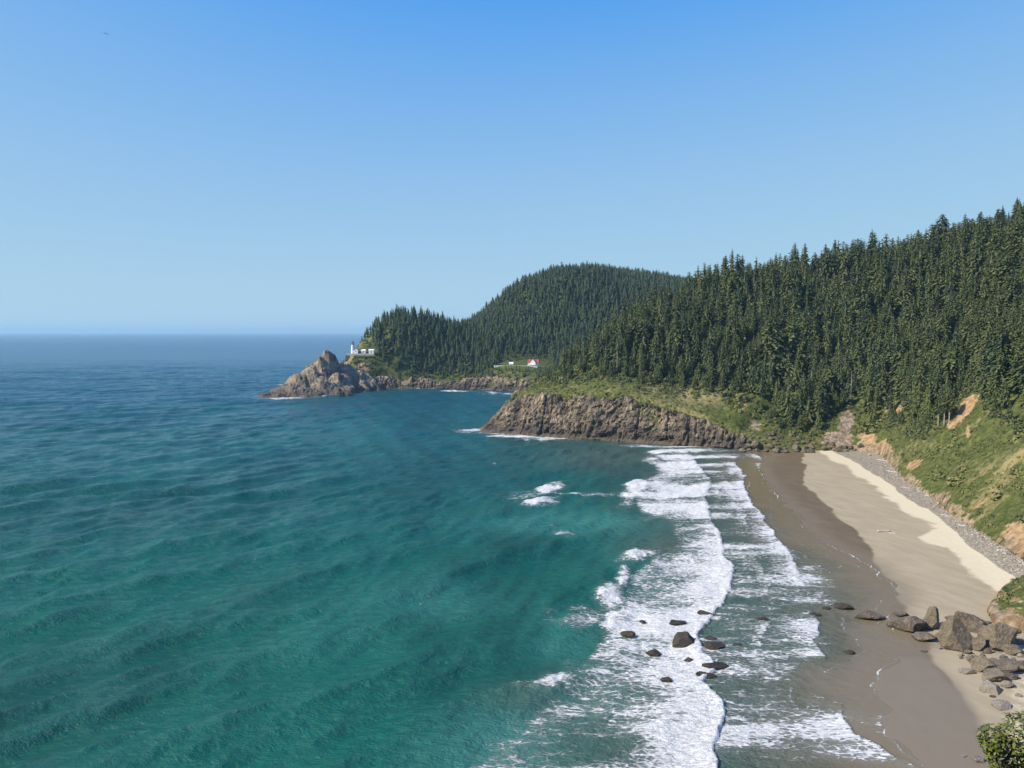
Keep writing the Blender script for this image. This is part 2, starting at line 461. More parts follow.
fctrl = []
u, ex, ey, nx, ny, zt, ins = edge_frame(FARCLIFF, .6)
for i in range(0, len(u), 14):
    fctrl.append((ex[i] + nx[i] * ins[i], ey[i] + ny[i] * ins[i], zt[i]))
for px, py, y, dz in [(340, 356, 1385, 0), (352, 353, 1385, 0), (375, 353, 1385, 0), (398, 352, 1395, 0), (352, 353, 1400, 0), (375, 353, 1400, 0), (360, 338, 1440, -8), (366, 331, 1470, -16), (380, 315, 1490, -20), (402, 307, 1500, -22), (430, 311, 1520, -22),
                      (462, 317, 1560, -24), (480, 316, 1600, -24), (493, 304, 1680, -25), (511, 290, 1700, -25), (540, 273, 1720, -27), (580, 265, 1750, -28), (612, 268, 1760, -28), (642, 275, 1770, -28), (672, 279, 1790, -28), (760, 285, 1800, -28), (860, 285, 1800, -28),
                      (420, 350, 1420, -5), (400, 372, 1365, 0), (440, 376, 1350, 0), (450, 352, 1440, -12), (500, 366, 1376, 0), (530, 366, 1376, 0), (500, 366, 1396, 0), (530, 366, 1396, 0), (515, 381, 1310, 0), (500, 345, 1480, -14), (560, 330, 1560, -24), (560, 300, 1640, -24), (600, 330, 1560, -24), (640, 320, 1600, -24),
                      (330, 357, 1400, 0), (340, 352, 1420, 0)]:
    p_ = P(px, py, y); fctrl.append((p_[0], p_[1], p_[2] + dz))
fctrl += [(600, 1500, 110), (900, 1600, 170), (300, 1250, 15), (1500, 1500, 200), (-150, 1900, 60), (0, 2300, 120), (600, 2400, 150), (1500, 2500, 150), (-260, 1560, 40)]
far_tps = tps(fctrl, 1e-2)
def H_far(x, y):
    s = signed_dist(FARLAND, x, y)
    h = far_tps(x, y)
    bench = np.exp(-(((x - P(360, 353, 1390)[0]) / 45) ** 2 + ((y - 1390) / 25) ** 2)) + np.exp(-(((x - P(520, 366, 1386)[0]) / 50) ** 2 + ((y - 1386) / 25) ** 2))
    h = h + sstep(5, 50, s) * (1 - np.clip(bench * 1.5, 0, 1)) * (7 * fbm(x * .012, y * .012, o=3, s=25) + 1.5 * fbm(x * .08, y * .08, o=3, s=28))
    h = np.minimum(h, cliff_cap(FARCLIFF, np.asarray(x, float), np.asarray(y, float), s, .3, 3.0))
    return np.where(s > 0, np.minimum(h, .5 + s * 2.2), -6.0), s

# ---------------------------------------------------------------- sea
def sea():
    ys = np.r_[np.exp(np.arange(math.log(95), math.log(3600), .0036)), np.exp(np.linspace(math.log(3600), math.log(60000), 160))[1:]]
    ms = np.arange(-.95, .80, .0021)
    Y, Mm = np.meshgrid(ys, ms, indexing='ij')
    X = Mm * Y
    # widen the far rows so that the sheet reaches past every sight line
    px, py = chart(X, Y, np.zeros_like(X))
    r, c = Y.shape
    xw = xW(Y)
    dshore = np.where(Y < 690, xw - X, 200.0)
    s1 = signed_dist(LAND, X[::3, ::3], Y[::3, ::3]); s2 = signed_dist(FARLAND, X[::3, ::3], Y[::3, ::3])
    dl = -np.maximum(s1, s2)
    dl = np.repeat(np.repeat(dl, 3, 0), 3, 1)[:r, :c]
    # swell from the north-west, bending towards the beach
    Z = np.zeros_like(X)
    fade = sstep(5, 130, dshore) * sstep(0, 60, dl) * (1 - sstep(1500, 3500, Y))
    wr = np.random.default_rng(3)
    wx, wy = X + 9 * fbm(X * .009, Y * .009, o=2, s=40), Y + 9 * fbm(X * .009, Y * .009, o=2, s=44)
    base = math.radians(-38)
    for lam, amp in [(64, .34), (47, .38), (38, .34), (29, .28), (23, .20), (17, .16), (13, .14), (10, .11), (8, .085), (6.3, .065)] * 2:
        ang = base + wr.normal(0, .11 if lam > 30 else .30)
        k = 2 * math.pi / (lam * wr.uniform(.9, 1.1))
        ph = k * (wx * math.cos(ang) + wy * math.sin(ang)) + wr.uniform(0, 6.28)
        env = .62 + .38 * vnoise(X / (lam * 3.2), Y / (lam * 3.2), s=int(lam * 10))
        q = (np.sin(ph) + 1) / 2
        Z += 1.75 * amp * env * (2 * q ** 1.5 - .9) * (fade if lam > 9 else fade * (1 - sstep(300, 900, Y)))
    # foam: bores running up the beach (front line, reach of the trailing foam, strength)
    F = np.zeros_like(X); crest = np.zeros_like(X); aer = np.zeros_like(X)
    jit = 7 * fbm(X * .03, Y * .05, o=4, s=60) + 3.2 * fbm(X * .16, Y * .16, o=3, s=66)
    def bore(pts, width, peak, h=.35, power=1.0, y0=None, tail=0.0):
        a = np.array([(G(q, t)[1], q) for q, t in pts]); a = a[np.argsort(a[:, 0])]
        fx = np.interp(Y, a[:, 0], a[:, 1], left=-1e5, right=-1e5)
        d = fx + jit * 1.0 * 260 / np.maximum(Y, 150) - px
        wdt = width * (1 + .35 * fbm(X * .02, Y * .04, o=3, s=int(width) + 70))
        ends = sstep(a[0, 0] - 1, a[0, 0] + 8, Y) * (1 - sstep(a[-1, 0] - 10, a[-1, 0] + 1, Y))
        f = np.where((d > 0) & (fx > 0), peak * np.clip(1 - d / wdt, 0, 1) ** power + tail * (d < wdt * 1.6), 0) * sstep(0, 1.2, d) * ends
        nonlocal F, crest
        F = np.maximum(F, f)
        crest = np.maximum(crest, np.where(fx > 0, h * np.exp(-np.clip(d, 0, None) / 14) * sstep(-.5, 2.0, d) * ends, 0))
    R = [(718, 790), (716, 768), (720, 740), (722, 715), (716, 694), (704, 682), (722, 668), (704, 652), (697, 640), (716, 612), (730, 592), (735, 570), (727, 555), (721, 540), (714, 520), (707, 500), (713, 482), (700, 466), (692, 456), (684, 449)]
    bore(R, 175, 1.03, .7, .38)
    bore([(806, 592), (800, 575), (790, 556), (775, 535), (762, 515), (752, 500), (745, 484), (748, 474)], 46, 1.0, .3, .9)
    bore([(770, 470), (762, 458), (752, 452)], 25, .8, .2)
    bore([(725, 505), (722, 490), (738, 470), (735, 455)], 28, .85, .3)
    bore([(826, 664), (827, 655), (817, 642), (822, 622), (812, 606)], 85, .9, .3, .8)
    bore([(925, 772), (900, 756), (880, 744), (862, 735), (848, 720), (842, 708), (838, 700)], 150, .84, .3, .7)
    bore([(945, 780), (915, 762), (893, 748)], 60, .85, .2)
    bore([(815, 686), (800, 678), (786, 668)], 30, .75, .25)
    bore([(876, 705), (880, 693), (872, 686)], 30, .75, .2)
    bore([(888, 740), (887, 715), (882, 706)], 50, .62, .1)
    bore([(899, 700), (905, 690)], 26, .6, .1)
    bore([(752, 530), (745, 515), (738, 498), (732, 484), (722, 474)], 34, .95, .2)
    bore([(770, 600), (768, 580), (760, 560), (752, 540)], 40, .78, .1)
    bore([(746, 484), (742, 470), (728, 460)], 26, .95, .2)
    bore([(780, 560), (778, 545)], 28, .8, .1)
    bore([(790, 690), (770, 668), (765, 640), (772, 615)], 50, .74, .1)
    # thin lace at the very edge of the film
    lace = np.exp(-((dshore - .5) / .55) ** 2) * (Y < 690) * (.62 + .5 * fbm(X * .05, Y * .05, o=2, s=90))
    F = np.maximum(F, lace)
    for off, wd, amp in [(7, .5, .55), (14, .6, .6), (23, .7, .62)]:
        ln = dshore - off - 5 * fbm(X * .035, Y * .045, o=3, s=int(off) + 180)
        F = np.maximum(F, np.exp(-(ln / wd) ** 2) * amp * (Y < 640) * sstep(-.25, .3, fbm(X * .03, Y * .03, o=2, s=int(off) + 190)))
    # cut-out on the seaward side of the surf
    Lb = np.array([(G(q, t)[1], q) for q, t in [(430, 800), (455, 768), (500, 738), (522, 710), (545, 690), (575, 670), (592, 650), (602, 630), (612, 608), (620, 590), (630, 570), (648, 560), (668, 545), (665, 525), (640, 510), (632, 500), (640, 488), (650, 476), (655, 465), (650, 452), (640, 446)]])
    Lb = Lb[np.argsort(Lb[:, 0])]
    lx = np.interp(Y, Lb[:, 0], Lb[:, 1])
    inner = sstep(-8, 12, px - lx + 8 * fbm(X * .05, Y * .05, o=3, s=95))
    F = np.where(px < 735, F * inner, F)
    # thinner, sandy places inside the surf
    for cx, cy, rx, ry, amt in [(665, 545, 40, 16, .55), (655, 590, 30, 14, .2), (600, 740, 60, 30, .18), (520, 760, 60, 16, .25), (560, 705, 40, 14, .12), (640, 690, 40, 12, .2), (690, 480, 24, 8, .35), (680, 520, 30, 10, .25)]:
        F -= amt * np.exp(-(((px - cx) / rx) ** 2 + ((py - cy) / ry) ** 2)) * (px < 722)
    F = np.clip(F, 0, 1)
    # single breakers and wash
    ragx = fbm(X * .09, Y * .09, o=4, s=104); ragy = fbm(X * .11, Y * .11, o=4, s=107)
    for cx, cy, rx, ry, an, pk, h in [(549, 489, 11, 4.2, -10, 1.05, 1.0), (527, 495, 32, 2.8, -3, .75, .2), (540, 502, 15, 2.6, -8, .95, .5), (590, 494, 42, 2.6, 0, .62, .1), (638, 489, 14, 7, -25, 1.05, .9), (627, 502, 9, 5, -25, .95, .5),
                                     (562, 533, 13, 4, 5, .66, .1), (552, 527, 16, 2, 10, .5, 0), (637, 557, 17, 4.5, -12, 1.05, .9), (617, 565, 12, 2, 5, .6, .1), (623, 577, 5, 9, 15, 1.0, .9), (609, 597, 13, 10, -30, 1.0, .9), (615, 622, 11, 24, 5, .9, .6),
                                     (582, 620, 30, 10, -10, .62, .2), (549, 681, 25, 8, -12, 1.05, 1.2), (566, 666, 18, 8, -30, .4, .7), (655, 461, 10, 3, 0, .95, .4), (692, 455, 32, 3.4, 3, .95, .4), (672, 463, 14, 3, 0, .8, .2), (500, 433, 30, 3.0, 4, 1.0, .4), (535, 438, 34, 2.0, 4, .9, .3),
                                     (640, 446, 30, 1.4, 3, .7, .2), (700, 450, 30, 2.0, 0, .75, .2), (494, 463, 4, 1.0, -10, .8, .1), (494, 432, 18, 3, 0, .9, .3), (283, 397.5, 20, 1.3, 0, .95, .2), (325, 396, 14, 1.0, -6, .8, .1), (280, 385, 8, 1.0, 0, .8, .1), (455, 391, 16, .8, 0, .95, .1), (487, 392.6, 17, .9, 2, .9, .1), (430, 388.6, 20, .5, 0, .7, 0), (505, 394, 12, .8, 0, .9, .1),
                                     (480, 700, 60, 30, 0, .16, 0), (470, 590, 60, 18, -15, .26, 0), (555, 520, 60, 10, 0, .30, 0), (240, 415, 50, 4, -6, .30, 0), (215, 425, 30, 4, 5, .33, 0), (150, 432, 30, 6, -5, .25, 0), (340, 590, 60, 14, -15, .2, 0), (430, 600, 40, 10, -15, .32, 0),
                                     (790, 620, 40, 20, 0, .5, 0), (740, 640, 30, 10, 0, .5, 0), (760, 560, 30, 12, 0, .5, 0), (735, 530, 20, 10, 0, .5, 0), (820, 710, 80, 20, 10, .52, 0), (745, 700, 40, 20, 0, .46, 0), (520, 735, 50, 25, 0, .5, 0), (480, 760, 40, 12, 0, .42, 0), (850, 705, 25, 10, 0, .4, 0)]:
        a = math.radians(an); dx, dy = px - cx + ragx * rx * .55, py - cy + ragy * ry * .9
        bg = 1.5 if h > .15 else 1.0
        u_ = (dx * math.cos(a) + dy * math.sin(a)) / (rx * bg); v_ = (-dx * math.sin(a) + dy * math.cos(a)) / (ry * bg)
        v_ = v_ * np.where(u_ < 0, 1.0 - .5 * np.clip(u_, -1, 0), 1)
        g = np.exp(-(u_ * u_ + v_ * v_) ** .9) * (1 + .35 * ragx)
        F = np.maximum(F, pk * g * 1.05); crest = np.maximum(crest, h * g)
    # wash against the rocks and cliffs
    wash = np.exp(-np.clip(dl, 0, None) / 2.6) * (.62 + .6 * fbm(X * .035, Y * .035, o=3, s=101)) * ((Y > 655) & (dl < 30))
    F = np.maximum(F, np.clip(wash, 0, .95))
    band = fbm(X * .016, Y * .085, o=4, s=145)
    zone = sstep(14, 30, dshore) * (1 - sstep(95, 150, dshore)) * (Y < 670) * sstep(0, 25, px - lx)
    F = np.maximum(F, zone * np.clip(.50 + .42 * band, 0, .70))
    F = np.clip(F * (.86 + .28 * fbm(X * .045, Y * .09, o=4, s=140) + .10 * sstep(.9, 1.0, F) + (.12 + .20 * sstep(300, 480, Y)) * np.clip(band * 1.6 - .25, -1, .4)), 0, .96)
    for cx, cy, rx, ry, pk in [(575, 522, 80, 13, .9), (500, 750, 80, 40, .9), (640, 560, 60, 40, .3), (600, 700, 60, 40, .6), (450, 600, 70, 22, .45), (560, 640, 40, 30, .5), (340, 640, 90, 30, .2)]:
        aer = np.maximum(aer, pk * np.exp(-(((px - cx) / rx) ** 2 + ((py - cy) / ry) ** 2)))
    aer = np.clip(aer * (1 + .6 * fbm(X * .04, Y * .04, o=3, s=110)), 0, 1)
    near = (1 - sstep(18, 46, dshore)) * (Y < 690)
    turb = (1 - sstep(25, 125, dshore)) * (Y < 720)
    for cx, cy, rx, ry, pk in [(610, 455, 70, 14, .75), (670, 548, 45, 18, .9), (535, 700, 60, 22, .45), (640, 470, 50, 14, .4)]:
        turb = np.maximum(turb, pk * np.exp(-(((px - cx) / rx) ** 2 + ((py - cy) / ry) ** 2)))
    film = (1 - sstep(6, 42, dshore + 9 * fbm(X * .05, Y * .05, s=120))) * (Y < 690)
    Z = Z * (1 - .6 * near) + 1.5 * crest * (1 + .6 * fbm(X * .4, Y * .4, o=3, s=130)) * (1 - sstep(1000, 1500, Y))
    Z = Z * sstep(-2, 8, dshore)
    deep = sstep(200, 1500, np.hypot(X, Y)) * .55 + sstep(900, 7000, np.hypot(X, Y)) * .45
    V = np.stack([X, Y, Z], -1).reshape(-1, 3)
    FF = gridfaces(r, c)
    keep = (dshore < -40) | (dl < -25)
    kf = ~keep.ravel()[FF].all(1)
    FF = FF[kf]
    me = mesh('sea', V, FF, {'foam': F.ravel(), 'aer': aer.ravel(), 'turb': turb.ravel(), 'film': film.ravel(), 'deep': deep.ravel()}, True, MAT['sea'])
    return tag(link('sea', me), kind='structure')

M = MT('sea_water'); p = M.pos()
rot = (0, 0, math.radians(38))
pw = M.mapping(M.mapping(p, (1, 1, 1), rot), (1, .30, 1))
n_sw = M.noise(pw, .09, 3, .55)
pc = M.mapping(M.mapping(p, (1, 1, 1), (0, 0, math.radians(15))), (.8, 1, 1))
n_ch = M.noise(pc, .30, 6, .66)
n_f = M.noise(pc, 1.5, 4, .65)
n_sl = M.noise(M.mapping(p, (1, .25, 1), (0, 0, math.radians(15))), .012, 5, .6)
col = M.mix(M.rng(n_sl, .35, .65), (.0008, .060, .040), (.004, .104, .072))
n_wd = M.noise(M.mapping(p, (.25, 1, 1), (0, 0, math.radians(6))), .010, 6, .62)
n_wf = M.noise(M.mapping(p, (.35, 1, 1)), .0022, 5, .6)
dp = M.mix(M.rng(M.math('ADD', M.math('MULTIPLY', n_wd, .6), M.math('MULTIPLY', n_wf, .4)), .38, .62), (.006, .046, .095), (.018, .086, .150))
col = M.mix(M.attr('deep'), col, dp)
col = M.mix(M.math('MULTIPLY', M.attr('aer'), .75), col, (.045, .23, .185))
col = M.mix(M.attr('turb'), col, (.075, .108, .080))
col = M.mix(M.attr('film'), col, (.185, .142, .078))
fo = M.attr('foam')
pf = M.mapping(M.mapping(p, (1, 1, 1), (0, 0, math.radians(7))), (.36, 1, 1))
f1 = M.noise(pf, .34, 7, .70, .5)
f2 = M.noise(pf, 1.3, 5, .72, .8)
lac = M.rng(M.voro(M.mapping(p, (.55, 1, 1)), .6, 'DISTANCE_TO_EDGE'), 0, .22, 1.0, 0.0)
fn = M.math('ADD', M.math('MULTIPLY', f1, .55), M.math('MULTIPLY', f2, .45))
fn = M.rng(fn, .30, .70, 0, 1, False)
fn = M.math('ADD', M.math('MULTIPLY', fn, .82), M.math('MULTIPLY', lac, .18))
thr = M.math('SUBTRACT', 1.0, fo)
mask = M.rng(fn, M.math('SUBTRACT', thr, .08), M.math('ADD', thr, .16))
mask = M.math('MULTIPLY', mask, M.rng(fo, .02, .15))
veil = M.math('MULTIPLY', M.rng(fo, .15, 1.0), .6)
col = M.mix(veil, col, (.27, .31, .27))
fcol = M.mix(M.rng(f2, .35, .6), (.52, .52, .48), (.84, .82, .76))
col = M.mix(mask, col, fcol)
rough = M.mix(mask, M.rng(M.attr('deep'), 0, 1, .13, .26), (.9, .9, .9))
hgt = M.math('ADD', M.math('MULTIPLY', n_sw, 1.2), M.math('ADD', M.math('MULTIPLY', n_ch, 2.0), M.math('MULTIPLY', n_f, .38)))
calm = M.rng(M.attr('film'), 0, 1, 1.0, .12)
hgt = M.math('MULTIPLY', hgt, calm)
hgt = M.math('ADD', hgt, M.math('MULTIPLY', M.math('MULTIPLY', mask, f2), .8))
MAT['sea'] = M.out(col, rough, M.bump(hgt, 1.0, 1.0), .5)
M.b.inputs['IOR'].default_value = 1.33
sea()

# ---------------------------------------------------------------- beach
M = MT('beach_sand'); p = M.pos()
n1 = M.noise(M.mapping(p, (1, .3, 1), (0, 0, math.radians(-25))), .10, 5, .6); n2 = M.noise(p, .7, 5, .65); n3 = M.noise(p, 4.0, 3, .6)
n4 = M.noise(M.mapping(M.mapping(p, (1, 1, 1), (0, 0, math.radians(-20))), (1, .22, 1)), .22, 6, .65)
vc = M.voro(p, 1.7, 'F1', 'Color')
vr = M.sep(vc)[0]
j = M.math('MULTIPLY', M.math('SUBTRACT', n1, .5), .5)
wet = M.math('ADD', M.attr('wet'), j)
pale = M.math('ADD', M.attr('pale'), M.math('MULTIPLY', M.math('SUBTRACT', M.math('ADD', M.math('MULTIPLY', n2, .5), M.math('MULTIPLY', n4, .5)), .5), 1.3))
peb = M.math('ADD', M.attr('pebble'), M.math('MULTIPLY', M.math('SUBTRACT', n2, .5), .7))
c = M.mix(M.rng(n4, .35, .65), (.315, .255, .160), (.365, .300, .192))
c = M.mix(M.rng(pale, .28, .76), c, M.mix(n2, (.52, .445, .29), (.63, .545, .365)))
c = M.mix(M.rng(peb, .40, .60), c, M.mix(vr, (.17, .145, .105), (.41, .35, .26)))
wr_ = M.math('MULTIPLY', M.rng(wet, .25, .75), M.rng(n4, .1, .45, .75, 1.0))
c = M.mix(wr_, c, M.mix(M.rng(n4, .3, .7), (.125, .090, .046), (.165, .120, .064)))
c = M.mix(M.attr('mirror'), c, (.20, .158, .100))
rough = M.mix(wr_, (.95, .95, .95), (.55, .55, .55))
rough = M.mix(M.rng(M.math('ADD', M.attr('mirror'), j), .3, .7), rough, (.34, .34, .34))
bh = M.math('ADD', M.math('MULTIPLY', n3, .05), M.math('MULTIPLY', M.math('MULTIPLY', vr, M.attr('pebble')), .5))
MAT['sand'] = M.out(c, rough, M.bump(M.math('ADD', bh, M.math('MULTIPLY', n2, .05)), .8, 1.0), .22)
def beach_z(x, y):
    d = x - xW(y)
    w_ = np.clip(d / np.maximum(xG(y) - xW(y), 5), -1, 2)
    return .022 * d * sstep(-30, 0, d) + (d < 0) * d * .02 + .6 * sstep(.7, 1.0, w_)
def beach():
    ys = np.exp(np.arange(math.log(120), math.log(705), .004))
    t = np.linspace(-.5, 1.5, 300)
    Y, T = np.meshgrid(ys, t, indexing='ij')
    X = xW(Y) + T * np.maximum(xG(Y) - xW(Y), 18)
    Z = beach_z(X, Y) + .08 * fbm(X * .15, Y * .15, o=3, s=150)
    def side(f, wd, amp=2.0, s=0):
        return sstep(-wd, wd, X - f(Y) + amp * fbm(X * .06, Y * .06, o=3, s=160 + s))
    wet = 1 - side(xD, 3.0, 3)
    pale = side(xL, 5.5, 7, 3)
    pb = side(xP, 2.2, 2, 6)
    px, py = chart(X, Y, Z)
    mir = sstep(640, 665, py) * (1 - sstep(-12, 12, px - np.interp(py, [640, 670, 700, 735, 768], [900, 942, 962, 982, 1000]) + 14 * fbm(X * .05, Y * .05, o=4, s=170)))
    mir = np.maximum(mir, .55 * (1 - sstep(2, 14, X - xW(Y))))
    # stony ground by the near boulders
    st = np.exp(-(((px - 1018) / 26) ** 2 + ((py - 655) / 26) ** 2)) + .8 * np.exp(-(((px - 937) / 16) ** 2 + ((py - 645) / 6) ** 2))
    st = np.clip(st, 0, 1) * sstep(606, 630, py)
    pb = np.where(py > 606, st, pb); pale = np.where((py > 618) & (px > 880), .46 * sstep(985, 1020, px) , pale)
    me = mesh('beach', np.stack([X, Y, Z], -1), gridfaces(*Y.shape), {'wet': wet.ravel(), 'pale': pale.ravel(), 'pebble': pb.ravel(), 'mirror': mir.ravel()}, True, MAT['sand'])
    return tag(link('beach', me), kind='structure')
beach()

# ---------------------------------------------------------------- hillsides
def patches(px, py, items):
    b = np.zeros_like(px)
    for cx, cy, rx, ry, an, pk in items:
        a = math.radians(an); dx, dy = px - cx, py - cy
        u_ = (dx * math.cos(a) + dy * math.sin(a)) / rx; v_ = (-dx * math.sin(a) + dy * math.cos(a)) / ry
        b = np.maximum(b, pk * np.exp(-(u_ * u_ + v_ * v_) ** 1.5))
    return b
BARE = [(893, 408, 13, 6, 5, 1.0), (966, 408, 20, 7, -52, 1.0), (952, 424, 9, 5, -40, .8), (968, 431, 3, 8, 0, .8), (914, 464, 11, 5, -25, .9), (1020, 538, 20, 20, -40, 1.0), (868, 437, 10, 6, 5, 1.0), (885, 446, 7, 8, 0, .9), (846, 424, 9, 18, 12, .9),
        (838, 440, 20, 10, 0, .9), (932, 416, 4, 10, 15, .7), (868, 447, 20, 5, 0, 1.0), (935, 500, 12, 4, 35, .8), (985, 538, 14, 3, 30, .7), (955, 520, 14, 3, 40, .8), (985, 500, 26, 4, -35, .5), (1005, 470, 20, 3, -35, .5), (755, 425, 8, 8, -45, .6), (745, 408, 4, 9, 20, .5), (1005, 625, 22, 16, 0, 1.0), (1015, 600, 12, 30, 15, .4)]
GREY = [(846, 424, 12, 20, 12, 1.0), (838, 440, 22, 10, 0, 1.0), (868, 448, 18, 4, 0, .7), (1000, 606, 12, 20, 20, .8), (755, 425, 8, 8, -45, 1.0)]
DRY = [(660, 398, 40, 12, 10, .32), (600, 390, 80, 8, 0, .2), (540, 392, 30, 6, 0, .2), (690, 415, 30, 6, 20, .5), (720, 428, 25, 5, 20, .5), (672, 409, 22, 4, 12, .5), (700, 395, 30, 10, 0, .6), (985, 490, 45, 25, -35, .25), (1000, 450, 40, 20, -35, .18), (940, 480, 40, 15, 0, .2), (995, 505, 30, 4, -38, .5), (985, 470, 30, 4, -38, .45), (1012, 460, 25, 4, -38, .45), (955, 470, 20, 4, -30, .4), (930, 440, 30, 8, -20, -.2), (655, 388, 10, 6, 0, .45)]
def hill():
    ms = np.arange(-.16, 1.35, .0021)
    ys = np.exp(np.arange(math.log(165), math.log(1240), .0036))
    Y, Mm = np.meshgrid(ys, ms, indexing='ij')
    X = Mm * Y
    Hh, s = H_near(X, Y)
    px, py = chart(X, Y, Hh)
    V = np.stack([X, Y, Hh], -1)
    F_ = gridfaces(*Y.shape)
    kf = (s.ravel()[F_] > -6).any(1)
    kf &= (Hh.ravel()[F_] > -5.9).any(1)
    foot = (1 - sstep(2.0, 6.5, s + 4.5 * fbm(X * .07, Y * .07, o=4, s=350))) * (px > 858) * .58
    me = mesh('hillside', V, F_[kf], {'bare': np.maximum(patches(px, py, BARE), foot).ravel(), 'grey': np.maximum(patches(px, py, GREY), foot * .9).ravel(), 'dry': (.22 + patches(px, py, DRY) + sstep(225, 270, X) * (Y < 640) * .45 * fbm(Y * .06 + X * .02, X * .010, o=4, s=47)).ravel()}, True, MAT['ground'])
    return tag(link('hillside', me), kind='structure')
hill()
def farhill():
    ms = np.arange(-.34, .80, .002)
    ys = np.r_[np.exp(np.arange(math.log(1130), math.log(1900), .0028)), np.linspace(1920, 2700, 20)]
    Y, Mm = np.meshgrid(ys, ms, indexing='ij')
    X = Mm * Y
    Hh, s = H_far(X, Y)
    px, py = chart(X, Y, Hh)
    F_ = gridfaces(*Y.shape)
    kf = (Hh.ravel()[F_] > -5.9).any(1)
    fb = [(364, 367, 9, 5, 10, 1.0), (345, 360, 12, 5, -35, .9), (465, 382, 4, 6, 20, 1.0), (405, 383, 26, 3, 0, .9), (425, 378, 8, 3, 0, .8), (522, 382, 8, 1.2, -30, .8), (490, 377, 22, 3, 0, .6)]
    me = mesh('headland', np.stack([X, Y, Hh], -1), F_[kf], {'bare': patches(px, py, fb).ravel(), 'grey': np.full(X.size, .6), 'dry': (.1 + patches(px, py, [(365, 343, 25, 6, -10, .35), (515, 376, 20, 6, 0, .4)])).ravel()}, True, MAT['ground'])
    return tag(link('headland', me), kind='structure')
farhill()

def cliff_sheet(name, table, mat, dens, nv, amp, ledge, vary):
    u, ex, ey, nx, ny, zt, ins = edge_frame(table, dens)
    zt = zt * (1 + vary * (fbm(u * .04, u * 0, o=4, s=270) - .15))
    v = np.linspace(-.08, 1.12, nv)
    U, Vv = np.meshgrid(u, v, indexing='ij')
    e = lambda a: a[:, None]
    prof = np.clip(Vv, 0, 2)
    back = e(ins) * (prof ** 1.15)
    z = e(zt) * np.where(Vv > 1, 1 - (Vv - 1) * .5, Vv) * 1.02
    x0 = e(ex) + e(nx) * back; y0 = e(ey) + e(ny) * back
    # vertical columns and clefts
    a = amp
    big = fbm(U * .045, z * .012, o=3, s=200)
    col = np.abs(fbm(U * .11 + 1.5 * vnoise(U * .05, z * .05, s=9), z * .018, o=3, s=210))
    fine = fbm(x0 * .35, y0 * .35, z * .25, o=4, s=220)
    cleft = -np.clip(1 - np.abs(fbm(U * .06, z * .008, o=2, s=233)) * 7, 0, 1) ** 1.5
    step = np.abs(vnoise(U * .08, z * .22, s=240))
    blk = np.round(4 * fbm(U * .13 + .5 * vnoise(U * .3, z * .3, s=243), z * .09, o=2, s=245)) / 4
    d = a * (1.4 * big + 1.2 * (col - .25) + .8 * fine + .85 * cleft + .4 * step + .8 * blk) * sstep(-.05, .12, Vv) * (1 - .5 * sstep(.9, 1.12, Vv))
    d = d + ledge * (1 - sstep(1.6, 4.2, z + 1.2 * vnoise(U * .09, U * 0, s=250))) * (.8 + .6 * vnoise(U * .05, U * 0 + 4, s=252))
    d = d - 3.0 * sstep(1.0, 1.12, Vv)
    X, Y = x0 - e(nx) * d, y0 - e(ny) * d
    Z = z + .7 * a * fbm(X * .2, Y * .2, o=2, s=260) * sstep(.3, 1, Vv)
    me = mesh(name, np.stack([X, Y, Z], -1), gridfaces(*U.shape), None, False, mat)
    return tag(link(name, me), kind='structure')
cliff_sheet('sea_cliff', CLIFF, MAT['cliff'], 1.8, 80, 3.6, 3.6, .16)
cliff_sheet('cove_cliff', FARCLIFF, MAT['point'], .9, 36, 4.0, 2.0, .55)

def rocky_point():
    ms = np.arange(-.335, -.135, .0007); ys = np.arange(1140, 1400, 1.3)
    Y, Mm = np.meshgrid(ys, ms, indexing='ij'); X = Mm * Y
    wx = X + 6 * fbm(X * .05, Y * .05, o=3, s=300); wy = Y + 6 * fbm(X * .05, Y * .05, o=3, s=310)
    Z = np.full_like(X, -12.0)
    for px, py, y, r, e in [(328, 350, 1290, 27, 1.0), (320, 357, 1275, 27, 1.0), (313, 363, 1265, 27, 1.0), (332, 358, 1300, 26, .9), (311, 368, 1255, 36, .9), (300, 374, 1240, 34, .9), (291, 384, 1222, 34, .8), (280, 393, 1200, 26, .8), (344, 362, 1315, 42, .9), (357, 371, 1325, 44, .8), (338, 373, 1270, 36, .8), (322, 377, 1240, 34, .8), (352, 384, 1290, 26, .8), (306, 388, 1208, 30, .7), (335, 388, 1235, 30, .7)]:
        c0 = P(px, py, y)
        d = np.hypot(wx - c0[0], (wy - c0[1]) * .9)
        Z = np.maximum(Z, c0[2] * (1 - np.clip(d / r, 0, 3) ** 1.8))
    Z = Z + (Z > -2) * (5.5 * fbm(X * .07, Y * .07, o=4, s=320) + 3 * np.abs(fbm(X * .16, Y * .16, o=3, s=330)) + 1.8 * fbm(X * .35, Y * .35, o=3, s=340))
    Z = np.maximum(Z, -8)
    F_ = gridfaces(*Y.shape); F_ = F_[(Z.ravel()[F_] > -7.5).any(1)]
    me = mesh('rocky_point', np.stack([X, Y, Z], -1), F_, None, True, MAT['point'])
    return tag(link('rocky_point', me), kind='structure')
rocky_point()

